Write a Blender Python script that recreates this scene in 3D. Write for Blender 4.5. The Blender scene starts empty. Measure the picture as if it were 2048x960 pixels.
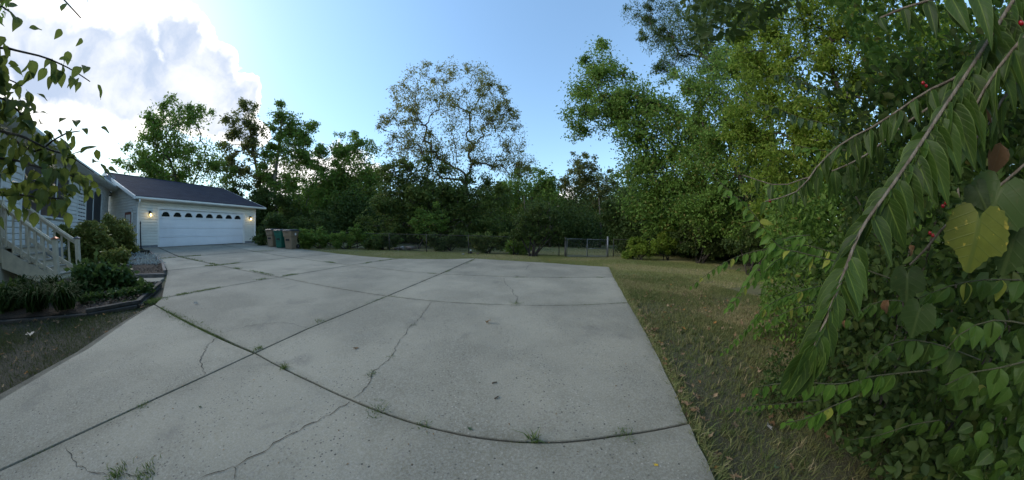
import bpy, math, random
import numpy as np
from mathutils import Vector, Matrix

SC = bpy.context.scene
COL = SC.collection
R = math.radians
rng = np.random.default_rng(7)
random.seed(7)

# ------------------------------------------------------------------ camera
# the photograph is a stitched panorama of about 190 degrees; a stereographic
# lens (theta = 2 atan(r / 2f)) fits its ground joints
F, PITCH, EYE = 440.0, R(1.8), 1.2
cam = bpy.data.cameras.new('camera'); cam_o = bpy.data.objects.new('camera', cam)
COL.objects.link(cam_o); SC.camera = cam_o
cam_o.location = (0, 0, EYE); cam_o.rotation_euler = (math.pi/2 - PITCH, 0, 0)
cam.type = 'PANO'
cam.panorama_type = 'FISHEYE_LENS_POLYNOMIAL'
cam.sensor_fit = 'HORIZONTAL'; cam.sensor_width = 36.0
cam.fisheye_fov = R(240)
for i_, v_ in enumerate((0.0, 0.13055452, -0.00047393311, -0.000146196035, 3.5926318e-06)):
    setattr(cam, 'fisheye_polynomial_k%d' % i_, -v_)
cam.clip_start = 0.02; cam.clip_end = 3000

# ------------------------------------------------------------------ sky, sun, exposure
SUN_AZ, SUN_EL = R(-91), R(27)          # azimuth from +Y, clockwise positive
SC.view_settings.view_transform = 'Standard'; SC.view_settings.look = 'None'
SC.view_settings.gamma = 1.0; SC.view_settings.use_curve_mapping = False
SC.view_settings.exposure = 1.95
SC.cycles.max_bounces = 5; SC.cycles.diffuse_bounces = 3; SC.cycles.glossy_bounces = 2; SC.cycles.transmission_bounces = 3; SC.cycles.transparent_max_bounces = 4

def adir(az, el):
    return Vector((math.sin(R(az))*math.cos(R(el)), math.cos(R(az))*math.cos(R(el)), math.sin(R(el))))

world = bpy.data.worlds.new('World'); SC.world = world; world.use_nodes = True
wt = world.node_tree; wt.nodes.clear()
class NT:
    """tiny node helper"""
    def __init__(s, t): s.t = t
    def n(s, typ, **kw):
        nd = s.t.nodes.new(typ)
        for k, v in kw.items(): setattr(nd, k, v)
        return nd
    def l(s, a, b): s.t.links.new(a, b)
    def val(s, sock, v):
        if hasattr(v, 'is_linked') or isinstance(v, bpy.types.NodeSocket): s.l(v, sock)
        else: sock.default_value = v
    def math(s, op, a, b=0.0, c=0.0, clamp=False):
        m = s.n('ShaderNodeMath', operation=op, use_clamp=clamp)
        for i, v in enumerate((a, b, c)): s.val(m.inputs[i], v)
        return m.outputs[0]
    def vmath(s, op, a, b=None):
        m = s.n('ShaderNodeVectorMath', operation=op)
        s.val(m.inputs[0], a)
        if b is not None: s.val(m.inputs[1], b)
        return m.outputs['Value'] if op in ('DISTANCE', 'LENGTH', 'DOT_PRODUCT') else m.outputs[0]
    def mix(s, f, a, b, blend='MIX'):
        m = s.n('ShaderNodeMix', data_type='RGBA', blend_type=blend)
        s.val(m.inputs[0], f); s.val(m.inputs[6], a); s.val(m.inputs[7], b)
        return m.outputs[2]
    def noise(s, vec, scale, detail=4, rough=0.5, dist=0.0):
        m = s.n('ShaderNodeTexNoise'); s.l(vec, m.inputs['Vector'])
        m.inputs['Scale'].default_value = scale; m.inputs['Detail'].default_value = detail
        m.inputs['Roughness'].default_value = rough; m.inputs['Distortion'].default_value = dist
        return m.outputs['Fac']
    def ramp(s, f, lo, hi, a=0.0, b=1.0, smooth=True):
        m = s.n('ShaderNodeMapRange', interpolation_type='SMOOTHSTEP' if smooth else 'LINEAR', clamp=True)
        s.val(m.inputs[0], f); m.inputs[1].default_value = lo; m.inputs[2].default_value = hi
        m.inputs[3].default_value = a; m.inputs[4].default_value = b
        return m.outputs[0]
W = NT(wt)
wo = W.n('ShaderNodeOutputWorld'); bg = W.n('ShaderNodeBackground'); W.l(bg.outputs[0], wo.inputs[0])
sky = W.n('ShaderNodeTexSky', sky_type='NISHITA', sun_disc=False, sun_elevation=SUN_EL, sun_rotation=SUN_AZ,
          altitude=150, air_density=1.0, dust_density=0.35, ozone_density=1.0)
tc = W.n('ShaderNodeTexCoord'); dirv = W.vmath('NORMALIZE', tc.outputs['Generated'])
warp = W.n('ShaderNodeTexNoise'); W.l(dirv, warp.inputs['Vector']); warp.inputs['Scale'].default_value = 5.0; warp.inputs['Detail'].default_value = 6; warp.inputs['Roughness'].default_value = .55
wv = W.vmath('SUBTRACT', warp.outputs['Color'], (0.5, 0.5, 0.5))
wvs = W.n('ShaderNodeVectorMath', operation='SCALE'); W.l(wv, wvs.inputs[0]); wvs.inputs['Scale'].default_value = 0.16
dw = W.vmath('ADD', dirv, wvs.outputs[0])
fine = W.noise(dirv, 16.0, 8, 0.6)
# the tall cumulus in front of the sun (a chain of round heads), its smaller neighbours along the horizon
heads = [(-69,22,.10),(-76,24,.14),(-84,23,.14),(-91,22,.12),(-97,21,.13),(-66.5,25.5,.065),(-73,28,.085),(-80,30,.09),(-64.5,20,.06),(-105,20,.14),(-115,22,.16),(-128,20,.15)]
small = [(-42,15,.12),(-50,13,.12),(-36,14,.06),(-57,12,.09),(150,18,.2),(-175,25,.2),(115,20,.14),(14,8,.07)]
def blob(lst):
    acc = None
    for az, el, r_ in lst:
        d_ = W.vmath('DISTANCE', dw, tuple(adir(az, el)))
        f_ = W.math('SUBTRACT', 1.0, W.math('DIVIDE', d_, r_))
        acc = f_ if acc is None else W.math('SMOOTH_MAX', acc, f_, 0.12)
    return acc
big = blob(heads); sm = blob(small)
bigd = W.math('ADD', big, W.math('MULTIPLY', W.math('SUBTRACT', fine, .5), .55))
m_big = W.ramp(bigd, -0.01, 0.06)
smd = W.math('ADD', sm, W.math('MULTIPLY', W.math('SUBTRACT', fine, .5), 1.2))
m_sm = W.ramp(smd, 0.0, 0.35)
lump = W.noise(dw, 7.0, 6, 0.55)
inner = W.ramp(W.math('ADD', bigd, W.math('MULTIPLY', W.math('SUBTRACT', lump, .5), 1.1)), 0.08, 0.42)
sunny = W.vmath('DOT_PRODUCT', dirv, tuple(adir(-91, 27)))
RIM = W.mix(0.0, (.40, .39, .38, 1), (1, 1, 1, 1))
CORE = W.mix(W.ramp(lump, .36, .68), (.15, .18, .235, 1), (.262, .272, .29, 1))
cl = W.mix(inner, RIM, CORE)
skys = W.n('ShaderNodeVectorMath', operation='SCALE'); W.l(sky.outputs[0], skys.inputs[0]); skys.inputs['Scale'].default_value = 0.102
tnt = W.vmath('MULTIPLY', skys.outputs[0], (.94, 1.04, 1.0))
lum = W.vmath('DOT_PRODUCT', skys.outputs[0], (.3, .5, .2))
soft = W.math('DIVIDE', 1.42, W.math('ADD', 1.0, W.math('MULTIPLY', lum, 2.7)))      # tone curve put into the sky colour: dims bright parts, lifts dark ones
skyh = W.n('ShaderNodeVectorMath', operation='SCALE'); W.l(tnt, skyh.inputs[0]); W.l(soft, skyh.inputs['Scale'])
s1 = W.mix(m_sm, skyh.outputs[0], (.40, .39, .38, 1))
s2 = W.mix(m_big, s1, cl)
W.l(s2, bg.inputs[0]); bg.inputs[1].default_value = 1.0

sun = bpy.data.lights.new('sun', 'SUN'); sun_o = bpy.data.objects.new('sun', sun); COL.objects.link(sun_o)
sun.energy = 0.85; sun.angle = R(35); sun.color = (1.0, .93, .84)      # it stands behind the cloud
sun_o.rotation_euler = (-adir(-91, 27)).to_track_quat('-Z', 'Y').to_euler()

# ------------------------------------------------------------------ places
def sstep(t):
    t = np.clip(t, 0, 1); return t*t*(3-2*t)
def gz(x, y):
    """height of the ground: it falls gently to the right and away, and rises to the garage"""
    return -0.024*np.clip(x, -26, 14) - 0.0084*np.clip(y, -10, 60) + 0.22*sstep((-np.asarray(x)-9)/12.)
def pdir(px, py):
    x, y = (px-1024)/F, -(py-480)/F
    r = math.hypot(x, y)+1e-12; th = 2*math.atan(r/2)
    cx, cy, cz = math.sin(th)*x/r, math.sin(th)*y/r, math.cos(th)
    return np.array([cx, cz*math.cos(PITCH)+cy*math.sin(PITCH), -cz*math.sin(PITCH)+cy*math.cos(PITCH)])
def gnd(px, py, dz=0.0):
    """the ground point seen at a place of the photograph"""
    d = pdir(px, py); t = 0.5; lo = 0.0
    while t < 300:
        if EYE+d[2]*t < gz(d[0]*t, d[1]*t)+dz: break
        lo = t; t *= 1.03
    hi = t
    for _ in range(40):
        m = (lo+hi)/2
        if EYE+d[2]*m < gz(d[0]*m, d[1]*m)+dz: hi = m
        else: lo = m
    return np.array([d[0]*hi, d[1]*hi, EYE+d[2]*hi])
def at(px, py, D):
    """the point at that place of the photograph, D metres off along the ground"""
    d = pdir(px, py); return d*(D/math.hypot(d[0], d[1])) + np.array([0, 0, EYE])
def pscale(px, py):
    r2 = ((px-1024)**2+(py-480)**2)/F**2
    return F*(1+r2/4)                                    # pixels per radian there
def norm(v): v = np.asarray(v, float); return v/(np.linalg.norm(v)+1e-12)

# ------------------------------------------------------------------ objects
def link(o, parent=None):
    COL.objects.link(o)
    if parent is not None:
        o.parent = parent; o.matrix_parent_inverse = Matrix.Translation(-parent.location)
    return o
def tag(o, label=None, cat=None, group=None, kind=None):
    for k, v in (('label', label), ('category', cat), ('group', group), ('kind', kind)):
        if v: o[k] = v
    return o
def empty(name, loc, label, cat, group=None):
    o = bpy.data.objects.new(name, None); o.location = loc; o.empty_display_size = .1
    COL.objects.link(o); return tag(o, label, cat, group)
class MB:
    """collects faces; build() links them as one mesh object"""
    def __init__(s): s.v = []; s.f = []; s.sm = []
    def add(s, vs, fs, smooth=False):
        b = len(s.v); s.v += [tuple(map(float, v)) for v in vs]
        s.f += [tuple(b+i for i in f) for f in fs]; s.sm += [smooth]*len(fs); return s
    def hexa(s, c):       # 8 corners: bottom ring 4, top ring 4
        return s.add(c, [(3,2,1,0),(4,5,6,7),(0,1,5,4),(1,2,6,5),(2,3,7,6),(3,0,4,7)])
    def box(s, x0, x1, y0, y1, z0, z1):
        return s.hexa([(x0,y0,z0),(x1,y0,z0),(x1,y1,z0),(x0,y1,z0),(x0,y0,z1),(x1,y0,z1),(x1,y1,z1),(x0,y1,z1)])
    def tube(s, pts, rad, k=6, caps=True, smooth=True):
        pts = [np.asarray(p, float) for p in pts]; n = len(pts)
        if not hasattr(rad, '__len__'): rad = [rad]*n
        up = None; rings = []
        for i in range(n):
            t = norm(pts[min(i+1, n-1)]-pts[max(i-1, 0)])
            if up is None: up = np.array([0, 0, 1.]) if abs(t[2]) < .9 else np.array([1., 0, 0])
            a = norm(np.cross(up, t)); b = np.cross(t, a); up = b
            rings.append([pts[i]+rad[i]*(math.cos(2*math.pi*j/k)*a+math.sin(2*math.pi*j/k)*b) for j in range(k)])
        vs = [v for r_ in rings for v in r_]; fs = []
        for i in range(n-1):
            for j in range(k):
                fs.append((i*k+j, i*k+(j+1) % k, (i+1)*k+(j+1) % k, (i+1)*k+j))
        b0 = len(s.v); s.add(vs, fs, smooth)
        if caps:
            s.f += [tuple(b0+j for j in reversed(range(k))), tuple(b0+(n-1)*k+j for j in range(k))]; s.sm += [False]*2
        return s
    def bar(s, a, b, w, h, up=(0,0,1)):
        a, b = np.asarray(a, float), np.asarray(b, float); t = norm(b-a)
        x = norm(np.cross(t, up)); y = np.cross(x, t)
        o = [(-w/2,-h/2),(w/2,-h/2),(w/2,h/2),(-w/2,h/2)]
        return s.add([a+x*p+y*q for p, q in o]+[b+x*p+y*q for p, q in o],
                     [(3,2,1,0),(4,5,6,7),(0,1,5,4),(1,2,6,5),(2,3,7,6),(3,0,4,7)])
    def lathe(s, prof, k=16, c=(0,0,0), smooth=True):
        vs = []; fs = []
        for r_, z in prof:
            vs += [(c[0]+r_*math.cos(2*math.pi*j/k), c[1]+r_*math.sin(2*math.pi*j/k), c[2]+z) for j in range(k)]
        for i in range(len(prof)-1):
            for j in range(k): fs.append((i*k+j, i*k+(j+1) % k, (i+1)*k+(j+1) % k, (i+1)*k+j))
        return s.add(vs, fs, smooth)
    def build(s, name, mat, parent=None, fn=None, bevel=0):
        vs = [tuple(fn(*v)) for v in s.v] if fn else s.v
        me = bpy.data.meshes.new(name); me.from_pydata(vs, [], s.f); me.update()
        me.polygons.foreach_set('use_smooth', s.sm)
        me.materials.append(mat)
        o = bpy.data.objects.new(name, me); link(o, parent)
        if bevel:
            m = o.modifiers.new('bevel', 'BEVEL'); m.width = bevel; m.segments = 1; m.limit_method = 'ANGLE'
        return o
def fast_mesh(name, v, f, mat, parent=None, col=None, smooth=False, uv=None):
    """v (N,3), f (M,3 or 4) arrays"""
    me = bpy.data.meshes.new(name); v = np.asarray(v, np.float32); f = np.asarray(f, np.int32)
    k = f.shape[1]
    me.vertices.add(len(v)); me.vertices.foreach_set('co', v.ravel())
    me.loops.add(f.size); me.loops.foreach_set('vertex_index', f.ravel())
    me.polygons.add(len(f)); me.polygons.foreach_set('loop_start', np.arange(0, f.size, k, dtype=np.int32))
    if smooth: me.polygons.foreach_set('use_smooth', np.ones(len(f), bool))
    me.update(calc_edges=True); me.validate()
    if col is not None:
        a = me.attributes.new('Col', 'FLOAT_COLOR', 'POINT'); c4 = np.ones((len(v), 4), np.float32); c4[:, :3] = col; a.data.foreach_set('color', c4.ravel())
    if uv is not None:
        l = me.uv_layers.new(name='UVMap'); l.data.foreach_set('uv', np.asarray(uv, np.float32)[f.ravel()].ravel())
    me.materials.append(mat)
    o = bpy.data.objects.new(name, me); return link(o, parent)

# ------------------------------------------------------------------ materials
def mat_new(name):
    m = bpy.data.materials.new(name); m.use_nodes = True; t = m.node_tree; t.nodes.clear()
    N = NT(t); out = N.n('ShaderNodeOutputMaterial'); b = N.n('ShaderNodeBsdfPrincipled'); N.l(b.outputs[0], out.inputs[0])
    geo = N.n('ShaderNodeNewGeometry')
    return m, N, b, out, geo.outputs['Position']
def c4(c): return (c[0], c[1], c[2], 1.0)
def bump(N, b, h, strength, dist=.01):
    n = N.n('ShaderNodeBump'); N.val(n.inputs['Height'], h); n.inputs['Strength'].default_value = strength; n.inputs['Distance'].default_value = dist
    N.l(n.outputs[0], b.inputs['Normal'])
def mat_plain(name, c, rough=.6, var=.12, scale=6.0, metal=0.0, bmp=0.0, bscale=60.0, spec=.4, dirt=None):
    """one colour with a soft blotchy variation, optional fine relief and dirt"""
    m, N, b, out, pos = mat_new(name)
    n1 = N.noise(pos, scale, 5, .6)
    f = N.ramp(n1, .25, .75)
    a = tuple(x*(1-var) for x in c); d = tuple(min(1, x*(1+var)) for x in c)
    colr = N.mix(f, c4(a), c4(d))
    if dirt: colr = N.mix(N.math('MULTIPLY', N.ramp(N.noise(pos, scale*.35, 6, .65), .5, .75), dirt[1]), colr, c4(dirt[0]))
    N.l(colr, b.inputs['Base Color']); b.inputs['Roughness'].default_value = rough; b.inputs['Metallic'].default_value = metal
    b.inputs['Specular IOR Level'].default_value = spec
    if bmp: bump(N, b, N.noise(pos, bscale, 4, .6), bmp, .004)
    return m
def mat_leaf(name, ca, cb, cc=None, trans=.35, rough=.6, spec=.2):
    """scattered foliage: the Col attribute of each leaf picks its own tint"""
    m, N, b, out, pos = mat_new(name)
    at_ = N.n('ShaderNodeAttribute', attribute_name='Col'); sp = N.n('ShaderNodeSeparateColor'); N.l(at_.outputs['Color'], sp.inputs[0])
    colr = N.mix(sp.outputs[0], c4(ca), c4(cb))
    if cc: colr = N.mix(N.ramp(sp.outputs[1], .88, .93), colr, c4(cc))
    N.l(colr, b.inputs['Base Color']); b.inputs['Roughness'].default_value = rough; b.inputs['Specular IOR Level'].default_value = spec
    tr = N.n('ShaderNodeBsdfTranslucent'); N.l(N.mix(.5, colr, c4(tuple(min(1, x*2.0) for x in cb)), 'MIX'), tr.inputs[0])
    mx = N.n('ShaderNodeMixShader'); mx.inputs[0].default_value = trans
    N.l(b.outputs[0], mx.inputs[1]); N.l(tr.outputs[0], mx.inputs[2]); N.l(mx.outputs[0], out.inputs[0])
    return m
def mat_bigleaf(name, ca, vein, trans=.25, rough=.42, spots=None, veins=9.0, rnd=.5, rim=.35):
    """a near leaf with midrib and side veins laid out in its own UV"""
    m, N, b, out, pos = mat_new(name)
    uv = N.n('ShaderNodeUVMap'); sx = N.n('ShaderNodeSeparateXYZ'); N.l(uv.outputs[0], sx.inputs[0])
    au = N.math('ABSOLUTE', N.math('SUBTRACT', sx.outputs[0], .5)); v_ = sx.outputs[1]
    mid = N.ramp(au, .015, .05, 1, 0)
    ph = N.math('MULTIPLY', N.math('SUBTRACT', v_, N.math('MULTIPLY', au, .55)), veins)
    saw = N.math('ABSOLUTE', N.math('SUBTRACT', N.math('FRACT', ph), .5))
    side = N.math('MULTIPLY', N.ramp(saw, 0.0, .09, 1, 0), .55)
    vn = N.math('MAXIMUM', N.math('MAXIMUM', mid, side), N.math('MULTIPLY', N.ramp(au, .455, .495), rim))
    oi = N.n('ShaderNodeObjectInfo')
    k = N.ramp(oi.outputs['Random'], 0, 1, 1-rnd, 1+rnd, False)
    base = N.n('ShaderNodeVectorMath', operation='SCALE'); base.inputs[0].default_value = ca; N.l(k, base.inputs['Scale'])
    blot = N.ramp(N.noise(pos, 40, 4, .6), .3, .7)
    colr = N.mix(N.math('MULTIPLY', blot, .35), base.outputs[0], c4(tuple(x*1.5 for x in ca)))
    colr = N.mix(N.math('MULTIPLY', vn, .7), colr, c4(vein))
    if spots: colr = N.mix(N.ramp(N.noise(pos, 55, 3, .6), .62, .7), colr, c4(spots))
    N.l(colr, b.inputs['Base Color']); b.inputs['Roughness'].default_value = rough; b.inputs['Specular IOR Level'].default_value = .22
    bump(N, b, N.math('MULTIPLY', vn, -1.0), .35, .002)
    tr = N.n('ShaderNodeBsdfTranslucent'); N.l(N.mix(.6, colr, c4(tuple(min(1, x*2.2) for x in vein))), tr.inputs[0])
    mx = N.n('ShaderNodeMixShader'); mx.inputs[0].default_value = trans
    N.l(b.outputs[0], mx.inputs[1]); N.l(tr.outputs[0], mx.inputs[2]); N.l(mx.outputs[0], out.inputs[0])
    return m
def mat_bark(name, ca, cb, scale=14.0):
    m, N, b, out, pos = mat_new(name)
    mp = N.n('ShaderNodeMapping'); N.l(pos, mp.inputs[0]); mp.inputs['Scale'].default_value = (1, 1, .22)
    n1 = N.noise(mp.outputs[0], scale, 6, .65)
    N.l(N.mix(N.ramp(n1, .35, .65), c4(ca), c4(cb)), b.inputs['Base Color']); b.inputs['Roughness'].default_value = .9
    bump(N, b, n1, .8, .03); return m
# ================================================================== SETTING: ground, driveway, beds
def mat_ground():
    m, N, b, out, pos = mat_new('lawn_soil')
    n1 = N.noise(pos, .9, 6, .6); n2 = N.noise(pos, 14, 5, .65); n3 = N.noise(pos, 90, 3, .6)
    g = N.mix(N.ramp(n2, .3, .7), (.115, .125, .046, 1), (.205, .195, .088, 1))
    s = N.mix(N.ramp(n3, .3, .7), (.058, .056, .028, 1), (.125, .115, .06, 1))
    # the lawn thins out to bare soil on the right of the driveway, under the shrubs and along the fence
    sp = N.n('ShaderNodeSeparateXYZ'); N.l(pos, sp.inputs[0])
    near = N.ramp(N.vmath('DISTANCE', pos, (2.2, .6, 0)), 2.0, 8.5, .85, 0)
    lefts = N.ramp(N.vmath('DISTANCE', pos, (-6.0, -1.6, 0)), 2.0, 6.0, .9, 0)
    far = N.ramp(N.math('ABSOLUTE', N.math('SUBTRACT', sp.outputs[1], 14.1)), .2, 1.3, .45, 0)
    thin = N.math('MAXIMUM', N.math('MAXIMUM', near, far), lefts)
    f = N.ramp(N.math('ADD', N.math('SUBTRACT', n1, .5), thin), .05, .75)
    s = N.mix(lefts, s, N.mix(N.ramp(n3, .3, .7), (.022, .020, .012, 1), (.055, .048, .030, 1)))  # dark left soil, house and tree shade also put into its colour
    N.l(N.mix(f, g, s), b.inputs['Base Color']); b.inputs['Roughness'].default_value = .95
    bump(N, b, N.math('ADD', n2, n3), .9, .03); return m
xs = np.unique(np.concatenate([np.linspace(-320, -30, 16), np.linspace(-30, 24, 73), np.linspace(24, 320, 16)]))
ys = np.unique(np.concatenate([np.linspace(-120, -12, 8), np.linspace(-12, 34, 62), np.linspace(34, 420, 18)]))
X, Y = np.meshgrid(xs, ys, indexing='ij')
Z = gz(X, Y) - .02 + .018*np.sin(X*1.7+.5*Y)*np.cos(Y*1.3)*(np.hypot(X, Y) < 60)
drv_cut = (X > -19.4) & (X < 1.5) & (Y < 9.5) & (Y > .8); Z = np.where(drv_cut, gz(X, Y)-.03, Z)
V = np.stack([X, Y, Z], -1).reshape(-1, 3); nx, ny = len(xs), len(ys)
I = (np.arange(nx-1)[:, None]*ny+np.arange(ny-1)[None, :]).ravel()
tag(fast_mesh('ground', V, np.stack([I, I+ny, I+ny+1, I+1], 1), mat_ground(), smooth=True), kind='structure')

def mat_concrete():
    m, N, b, out, pos = mat_new('concrete')
    big = N.noise(pos, .55, 6, .62); mid = N.noise(pos, 3.2, 6, .65); fin = N.noise(pos, 70, 4, .7); grain = N.noise(pos, 330, 2, .6)
    oi = N.n('ShaderNodeObjectInfo')
    c = N.mix(N.ramp(big, .38, .62), (.186, .172, .126, 1), (.299, .275, .206, 1))
    c = N.mix(N.math('MULTIPLY', N.ramp(mid, .45, .75), .35), c, (.21, .205, .17, 1))
    c = N.mix(N.math('MULTIPLY', N.ramp(fin, .35, .7), .45), c, (.42, .41, .36, 1))
    c = N.mix(N.math('MULTIPLY', N.ramp(grain, .45, .7), .6), c, (.13, .127, .12, 1))
    st = N.ramp(N.noise(pos, 1.3, 5, .55, .6), .60, .70)
    c = N.mix(N.math('MULTIPLY', st, .34), c, (.11, .105, .095, 1))                      # old stains
    v = N.n('ShaderNodeTexVoronoi'); N.l(pos, v.inputs['Vector']); v.inputs['Scale'].default_value = 24; v.inputs['Randomness'].default_value = 1
    sc_ = N.n('ShaderNodeSeparateColor'); N.l(v.outputs['Color'], sc_.inputs[0])
    pit = N.math('MULTIPLY', N.ramp(v.outputs['Distance'], .09, .19, 1, 0), N.math('GREATER_THAN', sc_.outputs[0], .80))
    v2 = N.n('ShaderNodeTexVoronoi'); N.l(pos, v2.inputs['Vector']); v2.inputs['Scale'].default_value = 52
    sc2 = N.n('ShaderNodeSeparateColor'); N.l(v2.outputs['Color'], sc2.inputs[0])
    stone = N.math('MULTIPLY', N.ramp(v2.outputs['Distance'], .2, .38, 1, 0), N.math('GREATER_THAN', sc2.outputs[1], .62))
    tint = N.mix(sc2.outputs[2], (.095, .09, .08, 1), (.37, .345, .29, 1))
    c = N.mix(N.math('MULTIPLY', stone, .95), c, tint)                                     # exposed aggregate
    c = N.mix(N.math('MULTIPLY', pit, .8), c, (.035, .035, .033, 1))
    ea = N.n('ShaderNodeAttribute', attribute_name='Edge')
    c = N.mix(N.math('MULTIPLY', N.math('MULTIPLY', ea.outputs['Fac'], N.ramp(N.noise(pos, 5, 5, .65), .30, .7)), .36), c, (.085, .08, .055, 1))   # soil washed out of the joints
    k = N.ramp(oi.outputs['Random'], 0, 1, .86, 1.08, False)
    cs = N.n('ShaderNodeVectorMath', operation='SCALE'); N.l(c, cs.inputs[0]); N.l(k, cs.inputs['Scale'])
    N.l(cs.outputs[0], b.inputs['Base Color']); b.inputs['Roughness'].default_value = .88; b.inputs['Specular IOR Level'].default_value = .25
    bump(N, b, N.math('SUBTRACT', N.math('ADD', N.math('MULTIPLY', fin, .6), N.math('MULTIPLY', grain, .5)), N.math('MULTIPLY', pit, 1.0)), .45, .006)
    return m
CONC = mat_concrete()
ST = .04                                                       # top of the slabs over the ground
def S(px, py): return gnd(px, py, ST)
def Wp(x, y): return np.array([x, y, float(gz(x, y))+ST])
L1m = [S(627, 765), S(702, 799), S(844, 850), S(942, 872), S(1040, 883), S(1130, 883), S(1230, 871)]
P = {'L1R': S(1379, 845), 'L1M1': S(510, 706), 'L1L': S(308, 609), 'L2R': S(1257, 605), 'L2M1': S(775, 592), 'L2M2': S(560, 554),
     'L2M3': S(437, 530), 'L2M4': S(359, 514), 'L2G': Wp(-19.42, 4.2), 'L3R': S(1228, 554), 'L3M1': S(880, 548), 'L3M2': S(702, 530),
     'L3M3': S(585, 515), 'L3M4': S(512, 503), 'L3G': Wp(-19.42, 8.25), 'TR': S(1219, 534), 'TM1': S(950, 517), 'TM2': S(796, 517),
     'TM3': S(676, 507), 'TM4': S(612, 499), 'M2L': S(321, 597), 'M3L': S(333, 541), 'M4L': S(318, 517.5), 'G0': Wp(-19.42, 3.3), 'G1': Wp(-19.42, 11.0)}
def off(poly, d, cap=.35):
    """shrink a counter-clockwise polygon by d"""
    q = [np.array(p[:2]) for p in poly]; n = len(q); o = []
    for i in range(n):
        a, b, c = q[i-1], q[i], q[(i+1) % n]
        e1, e2 = norm(b-a), norm(c-b); n1, n2 = np.array([-e1[1], e1[0]]), np.array([-e2[1], e2[0]])
        m = n1+n2; m = m/max(cap, 1+float(n1@n2)); o.append(b+m*d)
    return o
def rough(a, b, n=9, amp=.006):
    r_ = random.Random(int(a[0]*100)); t = norm(b-a); nn = np.array([-t[1], t[0], 0])
    return [a+(b-a)*(i+r_.uniform(-.3, .3))/n+nn*r_.uniform(-amp, amp) for i in range(1, n)]
def slab(poly, parent):
    ar = sum(poly[i-1][0]*poly[i][1]-poly[i][0]*poly[i-1][1] for i in range(len(poly)))
    if ar < 0: poly = poly[::-1]
    rm = float(np.mean([min(14, math.hypot(p[0], p[1])) for p in poly])); r1, r2, r3 = off(poly, .003+.0019*rm), off(poly, .006+.0021*rm), []; n = len(poly)
    cn = np.mean([p[:2] for p in poly], 0); r3 = [p+(cn-p)*min(.4, (.12+.008*rm)/np.linalg.norm(cn-p)) for p in r2]
    zt = lambda p: float(gz(p[0], p[1]))+ST
    vs = [(p[0], p[1], zt(p)-.16) for p in r1]+[(p[0], p[1], zt(p)-.007) for p in r1]+[(p[0], p[1], zt(p)) for p in r2]+[(p[0], p[1], zt(p)) for p in r3]
    fs = [tuple(range(3*n, 4*n))]
    for k in (0, 1, 2):
        for i in range(n): j = (i+1) % n; fs.append((k*n+i, k*n+j, (k+1)*n+j, (k+1)*n+i))
    o = MB().add(vs, fs).build('concrete_slab', CONC, parent); e = o.data.attributes.new('Edge', 'FLOAT', 'POINT'); e.data.foreach_set('value', [1.0]*(3*n)+[0.0]*n); return o
drive = tag(bpy.data.objects.new('driveway', None), 'pale grey concrete driveway of large cracked slabs', kind='structure'); COL.objects.link(drive)
L = lambda *k: [P[i] for i in k]
slabs = {}
slabs['A1'] = slab(L('L1M1')+L1m+L('L1R')+rough(P['L1R'], S(1433, 958), 6)+[S(1433, 958), Wp(.72, -.6), Wp(.4, -9), Wp(-2.9, -9), S(60, 914), S(267, 818), S(410, 752.5)], drive)
slabs['A2'] = slab(L('L1L', 'L1M1')+[S(410, 752.5), S(267, 818), S(60, 914), Wp(-2.9, -9), Wp(-5.2, -9), Wp(-4.4, -2.6), S(0, 799), S(80, 752), S(180, 694), S(262, 636)], drive)
slabs['B1'] = slab(L('L1M1')+L1m+L('L1R')+rough(P['L1R'], S(1302, 683), 9)+[S(1302, 683)]+rough(S(1302, 683), P['L2R'], 9)+L('L2R')+[S(1158, 610), S(1060, 611), S(954, 608), S(867, 602)]+L('L2M1')+[S(617, 657)], drive)
slabs['B2'] = slab(L('L1L')+[S(435, 672)]+L('L1M1')+[S(617, 657)]+L('L2M1')+[S(646, 571)]+L('L2M2')+[S(417, 579)]+L('M2L'), drive)
slabs['B3'] = slab(L('M2L')+[S(417, 579)]+L('L2M2', 'L2M3', 'M3L')+[S(331, 556), S(326, 574)], drive)
slabs['B4'] = slab(L('M3L', 'L2M3', 'L2M4', 'M4L'), drive)
slabs['B5'] = slab(L('M4L', 'L2M4', 'L2G', 'G0')+[S(299, 506)], drive)
slabs['C1'] = slab(L('L2M1')+[S(867, 602), S(954, 608), S(1060, 611), S(1158, 610)]+L('L2R')+rough(P['L2R'], P['L3R'], 10, .006)+L('L3R')+[S(1044, 554.6)]+L('L3M1'), drive)
slabs['C2'] = slab(L('L2M2')+[S(646, 571)]+L('L2M1', 'L3M1')+[S(798, 541)]+L('L3M2'), drive)
slabs['C3'] = slab(L('L2M3', 'L2M2', 'L3M2', 'L3M3'), drive)
slabs['C4'] = slab(L('L2M4', 'L2M3', 'L3M3', 'L3M4'), drive)
slabs['C5'] = slab(L('L2G', 'L2M4', 'L3M4', 'L3G'), drive)
slabs['D1'] = slab(L('L3M1')+[S(1044, 554.6)]+L('L3R', 'TR')+[S(1100, 526)]+L('TM1'), drive)
slabs['D2'] = slab(L('L3M2')+[S(798, 541)]+L('L3M1', 'TM1')+[S(880, 518.3)]+L('TM2'), drive)
slabs['D3'] = slab(L('L3M3', 'L3M2', 'TM2')+[S(730, 512.5)]+L('TM3'), drive)
slabs['D4'] = slab(L('L3M4', 'L3M3', 'TM3')+[S(640, 502.5)]+L('TM4'), drive)
slabs['D5'] = slab(L('L3G', 'L3M4', 'TM4', 'G1'), drive)
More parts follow.
